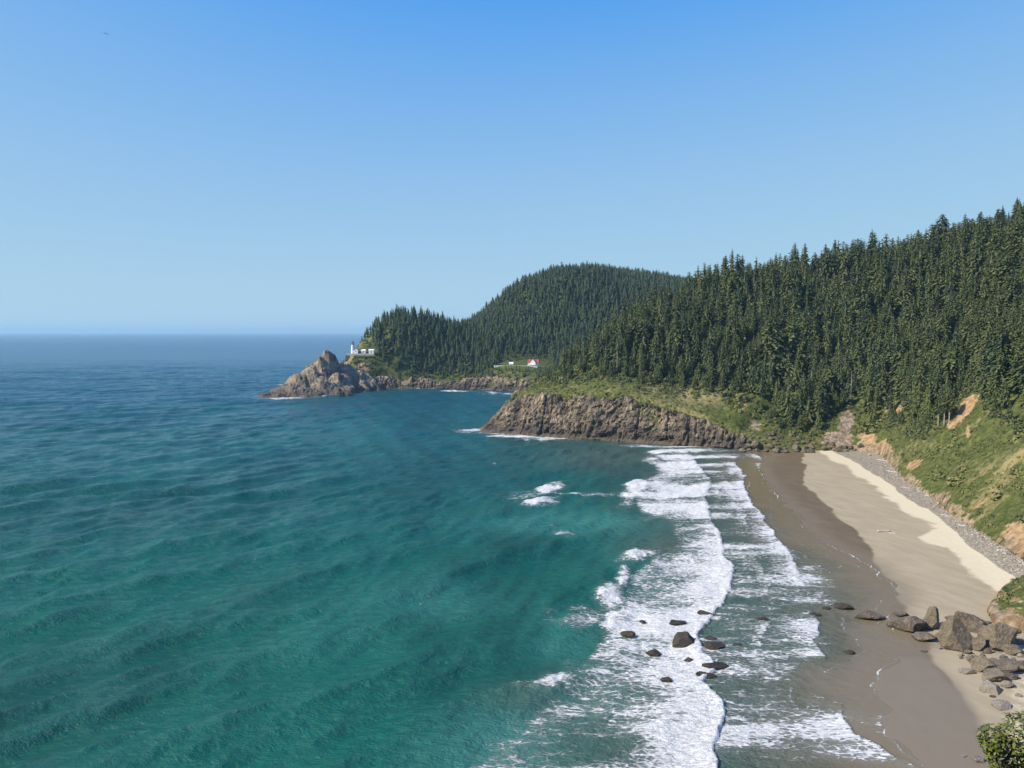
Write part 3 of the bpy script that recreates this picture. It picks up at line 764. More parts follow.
# the slope the viewpoint stands on
def roadside_h(x, y):
    d = np.hypot(x, y) + 1e-6
    side = sstep(.3, .62, np.clip(x / d, 0, 1))
    gentle = 98.3 - np.minimum(d, 30) * .47 * sstep(0, 6, d) - np.maximum(d - 30, 0) * 1.1
    steep = 98.3 - np.maximum(d - 1.5, 0) * 1.15
    return np.where(y > 0, steep * (1 - side) + gentle * side, 98.3 + np.clip(-y, 0, 60) * .3 * sstep(0, 20, -y))
def roadside():
    g = np.linspace(-120, 140, 131)
    Y, X = np.meshgrid(np.linspace(-60, 120, 91), g, indexing='ij')
    Z = np.maximum(roadside_h(X, Y) + .5 * fbm(X * .2, Y * .2, s=400) * sstep(5, 12, np.hypot(X, Y)), -5)
    n = X.size
    me = mesh('roadside_slope', np.stack([X, Y, Z], -1), gridfaces(*X.shape), {'bare': np.zeros(n), 'grey': np.zeros(n), 'dry': np.full(n, .2)}, True, MAT['ground'])
    return tag(link('roadside_slope', me), kind='structure')
roadside()

# ---------------------------------------------------------------- conifers
def crown_mesh(r, h=1.0, R=.17, z0=.14, whorls=17, per=8, sides=2, top=.9, gap=0.0, fine=1.0, tufts=0):
    """unit-height crown of drooping sprays; returns verts, quads"""
    V, F = [], []
    def quad(a, b, c, d):
        i = len(V); V.extend([a, b, c, d]); F.append((i, i + 1, i + 2, i + 3))
    up = np.array([0, 0, 1.0])
    lop = r.uniform(0, 6.28); lopa = r.uniform(0, .25)
    for k in range(whorls):
        t = (k + r.uniform(-.25, .25)) / (whorls - 1)
        t = min(max(t, 0), .995)
        z = z0 + (h - z0) * t
        rad = R * (1 - t) ** top * (1 if t > .12 else .75 + 2 * t) + .008
        n = max(3, int(per * (1 - .55 * t) + .5))
        off = r.uniform(0, 6.28)
        for j in range(n):
            if gap and r.random() < gap: continue
            ph = off + 6.28 * (j + r.uniform(-.3, .3)) / n
            L = rad * r.uniform(.62, 1.2) * (1 + lopa * math.cos(ph - lop))
            d = np.array([math.cos(ph), math.sin(ph), 0]); sd_ = np.array([-math.sin(ph), math.cos(ph), 0])
            rise = r.uniform(-.02, .14) if t < .7 else r.uniform(.1, .4)
            p0 = np.array([0, 0, z]); p1 = p0 + d * L * .55 + up * L * (rise); p2 = p0 + d * L + up * L * (rise - r.uniform(.18, .42))
            w1 = L * r.uniform(.13, .21) * fine + .004; w2 = L * .035 + .0015
            if tufts:
                w1 *= .45
                for q in range(tufts):
                    tt = (q + r.uniform(.2, 1.0)) / tufts * .85 + .2
                    b0 = (p0 + (p1 - p0) * tt * 1.8 if tt < .55 else p1 + (p2 - p1) * (tt - .55) / .5) + sd_ * L * r.uniform(-.24, .24) * (1.15 - tt)
                    sz = (L * .10 + .006) * r.uniform(.7, 1.35) * fine
                    o_ = d * r.uniform(.5, 1) + sd_ * r.uniform(-.9, .9) - up * r.uniform(.0, .6); o_ /= np.linalg.norm(o_)
                    wv = np.cross(o_, up + r.normal(0, .45, 3)); wv /= np.linalg.norm(wv) + 1e-9
                    quad(b0 - o_ * sz - wv * sz * .5, b0 - o_ * sz + wv * sz * .5, b0 + o_ * sz + wv * sz * .42, b0 + o_ * sz - wv * sz * .42)
            roll = r.uniform(-.5, .5); sv = sd_ * math.cos(roll) + up * math.sin(roll)
            hang = up * (-L * r.uniform(.10, .20) * fine - .005)
            quad(p0 - sv * w1 * .4, p0 + sv * w1 * .4, p1 + sv * w1, p1 - sv * w1)
            quad(p1 - sv * w1, p1 + sv * w1, p2 + sv * w2, p2 - sv * w2)
            if tufts: continue
            if sides >= 1:
                quad(p0 + d * L * .15, p1, p1 + hang, p0 + d * L * .15 + hang * .8)
                quad(p1, p2, p2 + hang * .4, p1 + hang)
            if sides >= 2:
                for q in (-1, 1):
                    b0 = p0 + d * L * r.uniform(.3, .5) + up * L * rise * .7
                    b1 = b0 + (d * .55 + sd_ * q * .8) * L * r.uniform(.3, .5) - up * L * r.uniform(.05, .25)
                    wv = (up * r.uniform(.3, 1) + d * .6) * L * .085 * fine
                    quad(b0 - wv, b0 + wv, b1 + wv * .35, b1 - wv * .35)
    # leader
    i = len(V)
    for a in (0, 2.1, 4.2):
        V.append(np.array([.006 * math.cos(a), .006 * math.sin(a), h * .93]))
    V.append(np.array([0, 0, h * 1.015]))
    F += [(i, i + 1, i + 3, i + 3), (i + 1, i + 2, i + 3, i + 3), (i + 2, i, i + 3, i + 3)]
    F = [f for f in F if len(set(f)) == 4]
    # inner mass of twigs so the crown is not see-through everywhere
    return np.array(V), np.array(F)
def core(r, R, z0, h, seg=6):
    V, F = [], []
    lv = [0, .25, .5, .75, 1.0]
    for t in lv:
        for j in range(seg):
            a = 6.28 * j / seg + t * 2
            rr = R * .42 * (1 - t) ** .9 * r.uniform(.7, 1.2) + .003
            V.append([rr * math.cos(a), rr * math.sin(a), z0 + (h - z0) * t * .97])
    for k in range(len(lv) - 1):
        for j in range(seg):
            F.append((k * seg + j, k * seg + (j + 1) % seg, (k + 1) * seg + (j + 1) % seg, (k + 1) * seg + j))
    return np.array(V), np.array(F)
def join(parts):
    V, F, o = [], [], 0
    for v, f in parts:
        V.append(v); F.append(f + o); o += len(v)
    return np.vstack(V), np.vstack(F)
def trunk_mesh(r, rb=.011, h=.97, seg=7):
    V, F = [], []
    zs = [-.08, 0, .1, .3, .6, h]
    for z in zs:
        rr = rb * (1.5 if z < .02 else 1 - .8 * max(z, 0) / h)
        for j in range(seg):
            a = 6.28 * j / seg
            V.append([rr * math.cos(a) + .01 * math.sin(3 * z), rr * math.sin(a), z])
    for k in range(len(zs) - 1):
        for j in range(seg):
            F.append((k * seg + j, k * seg + (j + 1) % seg, (k + 1) * seg + (j + 1) % seg, (k + 1) * seg + j))
    return np.array(V), np.array(F)
KINDS = []
for i in range(10):
    r = np.random.default_rng(500 + i)
    R = [.20, .21, .18, .23, .20, .23, .19, .22, .19, .22][i]
    z0 = [.10, .16, .22, .08, .30, .06, .14, .12, .38, .05][i]
    k = dict(hi=join([crown_mesh(r, 1, R, z0, 28, 12, 2, [.75, .9, .8, .55, .8, .6, .75, .5, .65, 1.0][i], .08, 1.0, 8), core(r, R, z0, 1)]),
             mid=join([crown_mesh(r, 1, R * 1.05, z0, 19, 10, 1, [.75, .9, .8, .55, .8, .6, .75, .5, .65, 1.0][i], .05, 1.35, 4), core(r, R, z0, 1)]),
             lo=join([crown_mesh(r, 1, R * 1.1, z0, 9, 6, 0, [.75, .9, .8, .55, .8, .6, .75, .5, .65, 1.0][i], 0, 1.5), core(r, R * 1.15, z0, 1)]), tr=trunk_mesh(r))
    k['crown'] = mesh('crown', *k['hi'], None, False, MAT['conifer'])
    k['trunk'] = mesh('trunk', *k['tr'], None, True, MAT['bark'])
    KINDS.append(k)

def scatter(x0, x1, y0, y1, step, seed):
    r = np.random.default_rng(seed)
    gx, gy = np.meshgrid(np.arange(x0, x1, step), np.arange(y0, y1, step))
    gx = gx + r.uniform(-.48, .48, gx.shape) * step; gy = gy + r.uniform(-.48, .48, gy.shape) * step
    return gx.ravel(), gy.ravel(), r
def visible(px, py_top, y, tol=3):
    """drop what stands behind nearer tree tops"""
    order = np.argsort(y); best = np.full(700, 1e9); keep = np.zeros(len(px), bool)
    for i in order:
        b = int(np.clip((px[i] + 400) / 4, 2, 690))
        if py_top[i] < best[b] + tol:
            keep[i] = True
        for q in (b - 1, b, b + 1):
            best[q] = min(best[q], py_top[i] + 6)
    return keep
def bake(name, V, F, X, Y, Z, Hh, S, rot, tint):
    """many copies of unit shapes in one mesh; V,F lists by kind"""
    vs, fs, ts, o = [], [], [], 0
    for k, x, y, z, h, s, a, t in zip(name, X, Y, Z, Hh, S, rot, tint):
        v = V[k]; ca, sa = math.cos(a), math.sin(a)
        q = np.empty_like(v)
        q[:, 0] = (v[:, 0] * ca - v[:, 1] * sa) * s + x; q[:, 1] = (v[:, 0] * sa + v[:, 1] * ca) * s + y; q[:, 2] = v[:, 2] * h + z
        vs.append(q); fs.append(F[k] + o); ts.append(np.full(len(v), t)); o += len(v)
    return np.vstack(vs), np.vstack(fs), np.concatenate(ts)

TB = np.array([(440, 372), (530, 384), (560, 381), (600, 378), (640, 384), (680, 389), (720, 396), (742, 404), (765, 418), (785, 434), (815, 438), (832, 420), (850, 412), (862, 428), (880, 428), (900, 428), (920, 434), (942, 428), (952, 408), (962, 392), (978, 388), (990, 412), (1010, 428), (1040, 434), (1250, 440)])
tx, ty, r = scatter(-40, 900, 330, 1120, 8.4, 11)
tz, ts_ = H_near(tx, ty)
px, py = chart(tx, ty, tz)
clump = fbm(tx * .02, ty * .02, o=3, s=600)
th = r.normal(32, 6.5, len(tx)) * (1 + .25 * clump)
edge = np.interp(px, TB[:, 0], TB[:, 1]) - py
th *= .45 + .55 * sstep(-2, 22, edge) if False else (.42 + .58 * sstep(0, 26, edge))
ridge = sstep(-20, 8, px - 560)
th *= .62 + .38 * ridge
bare = patches(px, py, BARE)
ok = (ts_ > 12) & (edge > 0) & (bare < .35) & (px > 505) & (px < 1160) & (r.random(len(tx)) < .86 + .5 * clump)
tx, ty, tz, th, px, py, edge = [a[ok] for a in (tx, ty, tz, th, px, py, edge)]
_, ptop = chart(tx, ty, tz + th)
vis = visible(px, ptop, ty)
tx, ty, tz, th, px, py, edge, ptop = [a[vis] for a in (tx, ty, tz, th, px, py, edge, ptop)]
inframe = (px > -10) & (px < 1034)
size = np.where(inframe, py - ptop, 0)
order = np.argsort(-size)
NIND = 300
ind, rest = order[:NIND], order[NIND:]
rest = np.array([i for i in rest])
kk = r.integers(0, 10, len(tx)); rr = r.uniform(0, 6.28, len(tx)); tn = np.clip(r.normal(.45, .34, len(tx)) + .2 * fbm(tx * .015, ty * .015, s=640), 0, 1)
wid = r.uniform(.88, 1.2, len(tx))
mids = [join([k['mid'], k['tr']]) for k in KINDS]
V, F, T = bake(kk[rest], [m[0] for m in mids], [m[1] for m in mids], tx[rest], ty[rest], tz[rest] - .5, th[rest], th[rest] * wid[rest], rr[rest], tn[rest])
tag(link('conifer_forest', mesh('conifer_forest', V, F, {'tint': T}, False, MAT['forest'])), 'dense dark green conifers covering the spur and ridge above the sea cliff', 'forest', kind='stuff')

def where_is(p_x, p_b, p_t):
    if p_t < np.interp(p_x, [520, 600, 640, 700, 780, 860, 930, 990, 1024], [385, 340, 312, 276, 264, 252, 238, 232, 222]) : return 'standing out on the skyline of the ridge'
    if p_b > 398 and p_x > 972: return 'just above the green scrub slope at the right edge'
    if p_b > 398 and p_x > 925: return 'beside the tan landslip scar above the beach'
    if p_b > 398 and p_x > 870: return 'above the orange landslip patch near the beach head'
    if p_b > 398: return 'low on the slope above the boulders at the beach head'
    if p_x > 972: return 'high on the slope at the right edge of the view'
    if p_x > 915: return 'on the slope straight above the tan landslip scar'
    if p_x > 840: return 'on the mid slope above the head of the beach'
    return 'on the mid slope above the boulder pile and gully'
SIZES = [(0, 'short'), (26, 'medium tall'), (34, 'very tall')]
seen = {}
hs = th[ind]; q1, q2 = np.quantile(hs, [.33, .72])
for n_, i in enumerate(ind):
    root = bpy.data.objects.new('conifer_tree', None)
    COL.objects.link(root)
    root.location = (tx[i], ty[i], tz[i] - .5); root.rotation_euler = (0, 0, rr[i])
    s_ = th[i] * wid[i]; root.scale = (s_, s_, th[i])
    root.empty_display_size = .1
    k = KINDS[kk[i]]
    link('trunk', k['trunk'], root); link('crown', k['crown'], root)
    sz = 'short' if th[i] < q1 else ('medium height' if th[i] < q2 else 'very tall')
    shp = 'broad' if kk[i] in (3, 5, 7) else ('bare-trunked' if kk[i] in (4, 8, 2) else 'narrow')
    lab = f'{sz} {shp} conifer {where_is(px[i], py[i], ptop[i])}'
    tag(root, lab, 'tree', 'conifers on the slope above the beach')

# far forest
fx, fy, r = scatter(-400, 700, 1290, 2000, 9.2, 21)
fz, fs_ = H_far(fx, fy)
px2, py2 = chart(fx, fy, fz)
fh = r.normal(24, 3.5, len(fx)) * (1 + .2 * fbm(fx * .012, fy * .012, s=650))
fe = np.interp(px2, [300, 352, 372, 379, 410, 430, 450, 470, 495, 498, 548, 552, 640, 800], [338, 341, 345, 372, 380, 382, 380, 381, 380, 361, 361, 374, 374, 374]) - py2
ex_ = ((px2 > 484) & (px2 < 546) & (py2 > 370.5) & (py2 < 384) | (px2 > 354) & (px2 < 400) & (py2 > 357.5) & (py2 < 380) | (px2 > 340) & (px2 < 358) & (py2 > 358) & (py2 < 366)) & (r.random(len(fx)) < .75)
fe = np.where(ex_, r.uniform(.5, 5, len(fx)), fe)
fh *= .42 + .58 * sstep(0, 16, fe)
ok = (fs_ > 14) & (fe > 0) & (px2 > 340) & (px2 < 830)
fx, fy, fz, fh, px2, py2 = [a[ok] for a in (fx, fy, fz, fh, px2, py2)]
_, pt2 = chart(fx, fy, fz + fh)
vis = visible(px2, pt2, fy, 2)
fx, fy, fz, fh = [a[vis] for a in (fx, fy, fz, fh)]
los = [join([k['lo'], k['tr']]) for k in KINDS]
V, F, T = bake(r.integers(0, 10, len(fx)), [m[0] for m in los], [m[1] for m in los], fx, fy, fz - .5, fh, fh * r.uniform(1.1, 1.5, len(fx)), r.uniform(0, 6.28, len(fx)), np.clip(r.normal(.45, .25, len(fx)), 0, 1))
tag(link('distant_forest', mesh('distant_forest', V, F, {'tint': T}, False, MAT['far_forest'])), 'hazy dark conifer woods covering the distant headland hills', 'forest', kind='stuff')
print('TREES', len(ind), len(rest), len(fx))

# ---------------------------------------------------------------- scrub
def clump_mesh(r, n=46, leaf=.34, flat=.75):
    V, F = [], []
    for i in range(n):
        v = r.normal(0, 1, 3); v[2] = abs(v[2]); v /= np.linalg.norm(v)
        c = v * r.uniform(.72, 1.08) * np.array([1, 1, flat])
        a = np.cross(v, r.normal(0, 1, 3)); a /= np.linalg.norm(a); b = np.cross(v, a) + v * r.uniform(-.5, .7)
        l = leaf * r.uniform(.6, 1.2)
        o = len(V); V += [c - a * l * .6, c + b * l * .5, c + a * l * .6, c - b * l * .5]; F.append((o, o + 1, o + 2, o + 3))
    cv, cf = ICO[1]
    cv = cv * .82 * np.array([1, 1, flat]) * (1 + .2 * r.normal(0, 1, (len(cv), 1)))
    cf = np.c_[cf, cf[:, 2]]
    return np.array(V), np.array(F), cv, cf
CL = []
for i in range(8):
    r0 = np.random.default_rng(700 + i)
    v, f, cv, cf = clump_mesh(r0)
    # core as quads
    seg = core(r0, 1.5, -.15, .75, 7)
    CL.append(join([(v, f), seg]))
def scrub():
    X, Y, r = scatter(-60, 420, 240, 900, 3.0, 31)
    Z, s = H_near(X, Y)
    px, py = chart(X, Y, Z)
    e = np.interp(px, TB[:, 0], TB[:, 1]) - py
    b = patches(px, py, BARE); d = patches(px, py, DRY)
    den_ = .42 + .60 * sstep(-.12, .12, fbm(X * .045, Y * .03, o=4, s=710)) - .25 * np.clip(d, 0, 1)
    tall = sstep(-14, 4, e)                             # taller bushes at the foot of the trees
    den_ = np.maximum(den_, .85 * tall * (px > 500))
    ok = (s > 5) & (b < .4) & (e < 14) & (px > 470) & (px < 1100) & (r.random(len(X)) < den_)
    X, Y, Z, px, py, e, d, tall = [a[ok] for a in (X, Y, Z, px, py, e, d, tall)]
    u, ex, ey, nx, ny, zt, ins = edge_frame(CLIFF, 1.25)
    n = 1500
    i = r.integers(0, len(u), n); v = np.clip(r.normal(.98, .10, n), .55, 1.15)
    keepv = r.random(n) < (.55 + .6 * fbm(u[i] * .05, v * 3, o=3, s=730)) * np.where(v < .9, .5, 1.2)
    i, v = i[keepv], v[keepv]
    X = np.r_[X, ex[i] + nx[i] * (ins[i] * v ** 1.15 + 1)]; Y = np.r_[Y, ey[i] + ny[i] * (ins[i] * v ** 1.15 + 1)]
    Z = np.r_[Z, zt[i] * np.where(v > 1, 1 - (v - 1) * .3, v)]
    z0 = np.zeros(len(i)); e = np.r_[e, z0 - 20]; d = np.r_[d, z0 + .4]; tall = np.r_[tall, z0]
    px, py = chart(X, Y, Z)
    sz = r.gamma(5, .22, len(X)) * (1 + 1.5 * tall * r.uniform(.3, 1.2, len(X))) * np.where((px > 860) & (py > 430), r.uniform(.7, 1.5, len(X)) + 1.4 * (r.random(len(X)) < .10), 1.0)
    tint = np.clip(.55 + .55 * fbm(X * .02, Y * .02, s=720) + r.normal(0, .24, len(X)) - .35 * tall + .25 * d, 0, 1)
    V, F, T = bake(r.integers(0, 8, len(X)), [c[0] for c in CL], [c[1] for c in CL], X, Y, Z - .2, sz * r.uniform(.8, 1.3, len(X)), sz, r.uniform(0, 6.28, len(X)), tint)
    tag(link('scrub', mesh('scrub', V, F, {'tint': T}, False, MAT['scrub'])), 'low green and olive scrub over the cliff tops and slopes', 'scrub', kind='stuff')
    X, Y, r = scatter(-340, 160, 1290, 1480, 5.5, 33)
    Z, s = H_far(X, Y); px, py = chart(X, Y, Z)
    bb = ((px > 345) & (px < 378) & (py > 347) & (py < 354)) | ((px > 496) & (px < 545) & (py < 369) & (py > 360))
    ok = (s > 14) & (px > 335) & (px < 560) & (py > 338) & ~bb & (r.random(len(X)) < .8)
    X, Y, Z = X[ok], Y[ok], Z[ok]
    sz = r.gamma(5, .34, len(X))
    V, F, T = bake(r.integers(0, 8, len(X)), [c[0] for c in CL], [c[1] for c in CL], X, Y, Z - .3, sz, sz * 1.3, r.uniform(0, 6.28, len(X)), np.clip(r.normal(.3, .2, len(X)), 0, 1))
    tag(link('distant_scrub', mesh('distant_scrub', V, F, {'tint': T}, False, MAT['scrub'])), 'dark green scrub on the distant headland below the lighthouse', 'scrub', kind='stuff')
    print('SCRUB', len(X))
scrub()

# ---------------------------------------------------------------- boulders
def rock_mesh(name, seed, dims, mat, n=4, cuts=11, rough=.05, flat=.70):
    r = np.random.default_rng(seed)
    V, F = ICO[n]; V = V.copy()
    for _ in range(cuts):
        nv = r.normal(0, 1, 3); nv[2] = nv[2] * .8 + .15; nv /= np.linalg.norm(nv)
        d = r.uniform(flat - .16, flat + .14)
        ex = np.clip(V @ nv - d, 0, None)
        V -= ex[:, None] * nv * .98
    V /= np.abs(V).max(0)
    q = V * 1.6 + seed % 97
    nn = fbm(q[:, 0], q[:, 1], q[:, 2], o=4, s=seed % 1000)
    nf = fbm(q[:, 0] * 4, q[:, 1] * 4, q[:, 2] * 4, o=3, s=seed % 1000 + 3)
    rg = np.clip(1 - np.abs(fbm(q[:, 0] * .8, q[:, 1] * .8, q[:, 2] * .8, o=3, s=seed % 1000 + 9)) * 5, 0, 1)
    V = V * (1 - .045 * rg)[:, None]
    V = V * (1 + rough * 1.6 * nn + rough * .8 * nf)[:, None]
    V = V * np.array(dims)
    return mesh(name, V, F, None, False, mat)
def base_h(x, y):
    return float(beach_z(np.array(x), np.array(y)))
def boulder(px, py, w, h, label, seed, mat='boulder', group='boulders on the near beach', cat='boulder', z=None, n=4, depth=.8, name='boulder', sink=.22, cuts=11, flat=.70):
    """px,py = foot of its near edge, w,h = seen width and height on the survey chart"""
    g = G(px, py, .3 if z is None else z)
    dist = math.hypot(g[1], EYE); mpp = dist / FP
    sx = w * mpp / 2; sy = sx * depth
    dep = math.atan2(EYE, g[1])
    hz = max(.5 * sx, (h * mpp - 2 * sy * math.sin(dep) * .8) / math.cos(dep))
    y = g[1] + sy * .8; x = g[0] * y / g[1]
    zb = base_h(x, y) if z is None else z
    sz = hz / (2 * (1 - sink)) * 1.15
    me = rock_mesh(name, seed, (sx * 1.06, sy, sz), MAT[mat], n, cuts, .06, flat)
    o = link(name, me, None, (x, y, zb + hz - sz * .97))
    o.rotation_euler = (0, 0, random.uniform(-.25, .25))
    return tag(o, label, cat, group)
NB = [
    (900, 616.5, 18, 8, 'low flat brown boulder at the seaward tip of the heap, behind the first big one'),
    (907, 633, 34, 20, 'long grey-brown boulder at the seaward end of the heap'),
    (931, 631, 23, 28, 'tall pointed boulder standing behind the long seaward one'),
    (951, 621, 15, 5, 'dark flat slab behind the largest block'),
    (953, 653, 33, 35, 'largest squarish boulder block in the middle of the heap'),
    (926, 642, 21, 13, 'medium boulder between the long seaward one and the largest block'),
    (973, 634, 32, 22, 'dark grey boulder behind and right of the largest block'),
    (998, 653, 31, 31, 'huge wedge-shaped boulder right of the shadowed gap, below the bluff'),
    (978, 652, 17, 19, 'upright brown boulder squeezed between the two biggest blocks'),
    (1014, 658, 20, 14, 'slanting slab at the foot of the huge wedge-shaped boulder'),
    (980, 674, 25, 18, 'tan boulder with pale top at the left of the lower cluster'),
    (1004, 676, 28, 20, 'rounded grey boulder at the right of the lower cluster'),
    (992, 685, 29, 18, 'grey-brown boulder at the front of the lower cluster'),
    (1021, 675, 18, 15, 'grey boulder cut by the right edge of the view'),
]
for i, (a, b, c_, d_, l) in enumerate(NB):
    boulder(a, b, c_, d_, l, 1000 + i * 13, n=5, cuts=13, flat=.60)
for i, (a, b, c_, d_, l) in enumerate([
    (990, 696, 19, 14, 'pale whitish boulder below the lower cluster'), (1007, 691, 11, 9, 'small pale boulder right of the whitish one'), (1000, 711.5, 21, 10, 'low pale rock alone on the sand below the cluster'),
    (968, 676, 17, 5, 'flat pale slab pointing seaward from the lower cluster'), (1006, 718, 8, 4, 'small pale stone beside the lone low pale rock'), (978, 763, 13, 6, 'low pale rock on the wet sand at the bottom, left of the bush'),
    (964, 757, 6, 3, 'tiny pale stone on wet sand at the bottom edge'), (1012, 690, 9, 5, 'small stone tucked behind the small pale boulder')]):
    boulder(a, b, c_, d_, l, 1300 + i * 7, 'pale_boulder', n=3)
for i in range(26):
    px_ = random.choice([random.uniform(922, 952), random.uniform(955, 1024), random.uniform(985, 1024)])
    py_ = random.uniform(642, 652) if px_ < 952 else random.uniform(654, 700)
    if px_ < 985 and py_ > 664: py_ = random.uniform(654, 662)
    reg = 'pale stone among the small rubble at the seaward foot of the largest block' if px_ < 952 else ('small stone on the sand between the largest block and the lower cluster' if px_ < 985 else 'small stone in the rubble around the lower boulder cluster')
    boulder(px_, py_, random.uniform(3, 8), random.uniform(2.5, 5), reg, 1500 + i, 'pale_boulder' if random.random() < .6 else 'boulder', 'small stones around the near boulders', 'stone', n=2, name='stone', cuts=7)
for i, (a, b, c_, d_, l) in enumerate([
    (843, 611, 19, 8, 'dark rock awash in the thin swash, farther from the heap'), (869, 621, 27, 9, 'tan-topped flat rock in the swash next to the boulder heap'), (850, 655, 12, 4, 'dark low rock barely breaking the wet sand below the tan rock'), (826, 610, 9, 4, 'small dark rock just left of the dark rock in the swash'), (815, 617, 11, 5, 'dark rock at the edge of the white bore left of the swash rocks')]):
    boulder(a, b, c_, d_, l, 1600 + i * 5, 'boulder' if i == 1 else 'wet_rock', 'rocks in the shallow swash', 'rock', z=-.15, name='sea_rock', n=3)
for i, (a, b, c_, d_, l) in enumerate([
    (678, 626, 17, 8, 'dark rock in white foam just behind the largest sea rock'), (683, 648, 23, 16, 'largest dark rounded rock standing in the white surf'), (717, 652, 25, 11, 'long brown rock at the shoreward edge of the foam'), (737, 648, 11, 4, 'small dark rock trailing right of the long brown one'),
    (654, 656, 15, 7, 'low brown rock in the foam left of the largest sea rock'), (689, 663, 12, 4, 'thin dark rock awash below the largest sea rock'), (715, 672, 24, 11, 'black double-humped rock at the foam edge, nearer the viewer'), (705, 680, 18, 8, 'black rock right in front of the double-humped one'),
    (705, 616, 14, 6, 'flat dark rock at the foam edge, farthest of the sea rocks'), (762, 622, 13, 6, 'dark rock alone in grey-green water right of the foam'), (628, 637, 14, 5, 'brown rock nearly drowned behind the breaking crest'), (642, 623, 7, 3, 'tiny dark rock in the foam left of the farther sea rocks'),
    (667, 683, 13, 5, 'half-drowned rock in the nearest foam'), (711, 641, 12, 4, 'low dark rock between the largest and the long brown rock')]):
    boulder(a, b, c_, d_, l, 1700 + i * 11, 'wet_rock', 'dark rocks in the surf', 'rock', z=-.2, name='sea_rock', n=3)
for i, (a, b, c_, d_, l) in enumerate([
    (939, 640, 11, 8, 'small brown boulder wedged in front of the tall pointed one'), (962, 628, 12, 8, 'small dark boulder on the ridge behind the shadowed gap'), (987, 631, 12, 9, 'small boulder between the dark grey back boulder and the huge wedge'), (988, 655, 9, 8, 'small block at the near foot of the huge wedge-shaped boulder'),
    (1013, 636, 14, 9, 'brown slab behind the huge wedge-shaped boulder, against the bluff'), (1019, 646, 12, 9, 'small grey boulder at the right edge below the bluff'), (967, 655, 8, 6, 'low stone in the shadow right of the largest block'), (972, 664, 13, 9, 'tan stone at the seaward corner of the lower cluster'),
    (993, 667, 14, 10, 'grey boulder at the back of the lower cluster'), (1013, 668, 12, 9, 'small brown boulder at the back right of the lower cluster'), (1012, 682, 12, 8, 'brown stone at the landward side of the lower cluster'), (917, 638, 9, 6, 'small tan stone below the long seaward boulder')]):
    boulder(a, b, c_, d_, l, 1200 + i * 17, n=4, cuts=13, flat=.62)
# talus under the headland at the beach head
RT = [rock_mesh('boulder', 1900 + i, (1, .85, .75), MAT['talus'], 3, 15, .12) for i in range(8)]
pile = []
_px = np.array([random.uniform(740, 868) for _ in range(320)])
_t = np.array([random.random() ** 1.2 for _ in range(320)])
_py = 452.8 - _t * np.interp(_px, [740, 760, 800, 830, 868], [10, 19, 17, 9, 6])
_yy = np.linspace(628, 730, 160)
_pts = np.stack([P(a, b, _yy) if False else np.stack([(a - 512) / FP / den(b) * _yy, _yy, EYE + slope(b) * _yy]) for a, b in zip(_px, _py)])
_hg = np.maximum(H_near(_pts[:, 0].ravel(), _pts[:, 1].ravel())[0].reshape(len(_px), -1), beach_z(_pts[:, 0], _pts[:, 1]))
for i in range(len(_px)):
    j = int(np.argmax(_pts[i, 2] < _hg[i]))
    if j == 0: continue
    x, y, zg = _pts[i, 0, j], _yy[j], _hg[i, j]
    w_ = random.choice([random.uniform(4, 8), random.uniform(4, 8), random.uniform(8, 15)]) * (1.1 - .5 * _t[i]) if _px[i] < 832 else random.uniform(3, 8)
    s_ = w_ * y / FP / 2
    z = zg + s_ * .3
    if any((abs(a - x) < .7 * (s_ + s2) and abs(b - y) < .75 * (s_ + s2) and abs(c - z) < .6 * (s_ + s2)) for a, b, c, s2 in pile): continue
    pile.append((x, y, z, s_))
    o = link('boulder', RT[i % 8], None, (x, y, z))
    o.scale = (s_, s_, s_ * random.uniform(.9, 1.2)); o.rotation_euler = (random.uniform(-.4, .4), random.uniform(-.4, .4), random.uniform(0, 6.28))
    big = 'large' if s_ > 3.6 else ('medium' if s_ > 2.4 else 'small')
    side = 'at the seaward end of the heap beneath the sea cliff' if _px[i] < 775 else ('in the middle of the heap below the gully' if _px[i] < 815 else 'at the landward end of the heap below the grey rock face')
    tag(o, f'{big} dark boulder {side}', 'boulder', 'boulders heaped at the far end of the beach')
print('PILE', len(pile))

# cobbles along the foot of the slope
def cobbles():
    r = np.random.default_rng(77)
    n = 9000
    Y = np.exp(r.uniform(math.log(280), math.log(640), n))
    t = r.beta(1.6, 1.3, n)
    X = xP(Y) + 1.5 + t * np.maximum(xG(Y) - xP(Y), 2)
    Z = beach_z(X, Y)
    s = r.gamma(2.2, .085, n) * np.where(t > .75, 1.5, 1)
    shp = []
    for i in range(6):
        v, f = ICO[0]; v = v * np.array([1, r.uniform(.6, 1), r.uniform(.5, .8)]) * (1 + .15 * r.normal(0, 1, (12, 1)))
        shp.append((v, f))
    V, F, T = bake(r.integers(0, 6, n), [a[0] for a in shp], [a[1] for a in shp], X, Y, Z + s * .2, s, s, r.uniform(0, 6.28, n), r.uniform(0, 1, n))
    M = MT('cobble_stone'); c = M.mix(M.attr('tint'), (.15, .13, .10), (.44, .385, .30))
    tag(link('cobbles', mesh('cobbles', V, F, {'tint': T}, False, M.out(c, .85))), 'grey cobbles strewn along the foot of the green slope', 'cobbles', kind='stuff')
cobbles()

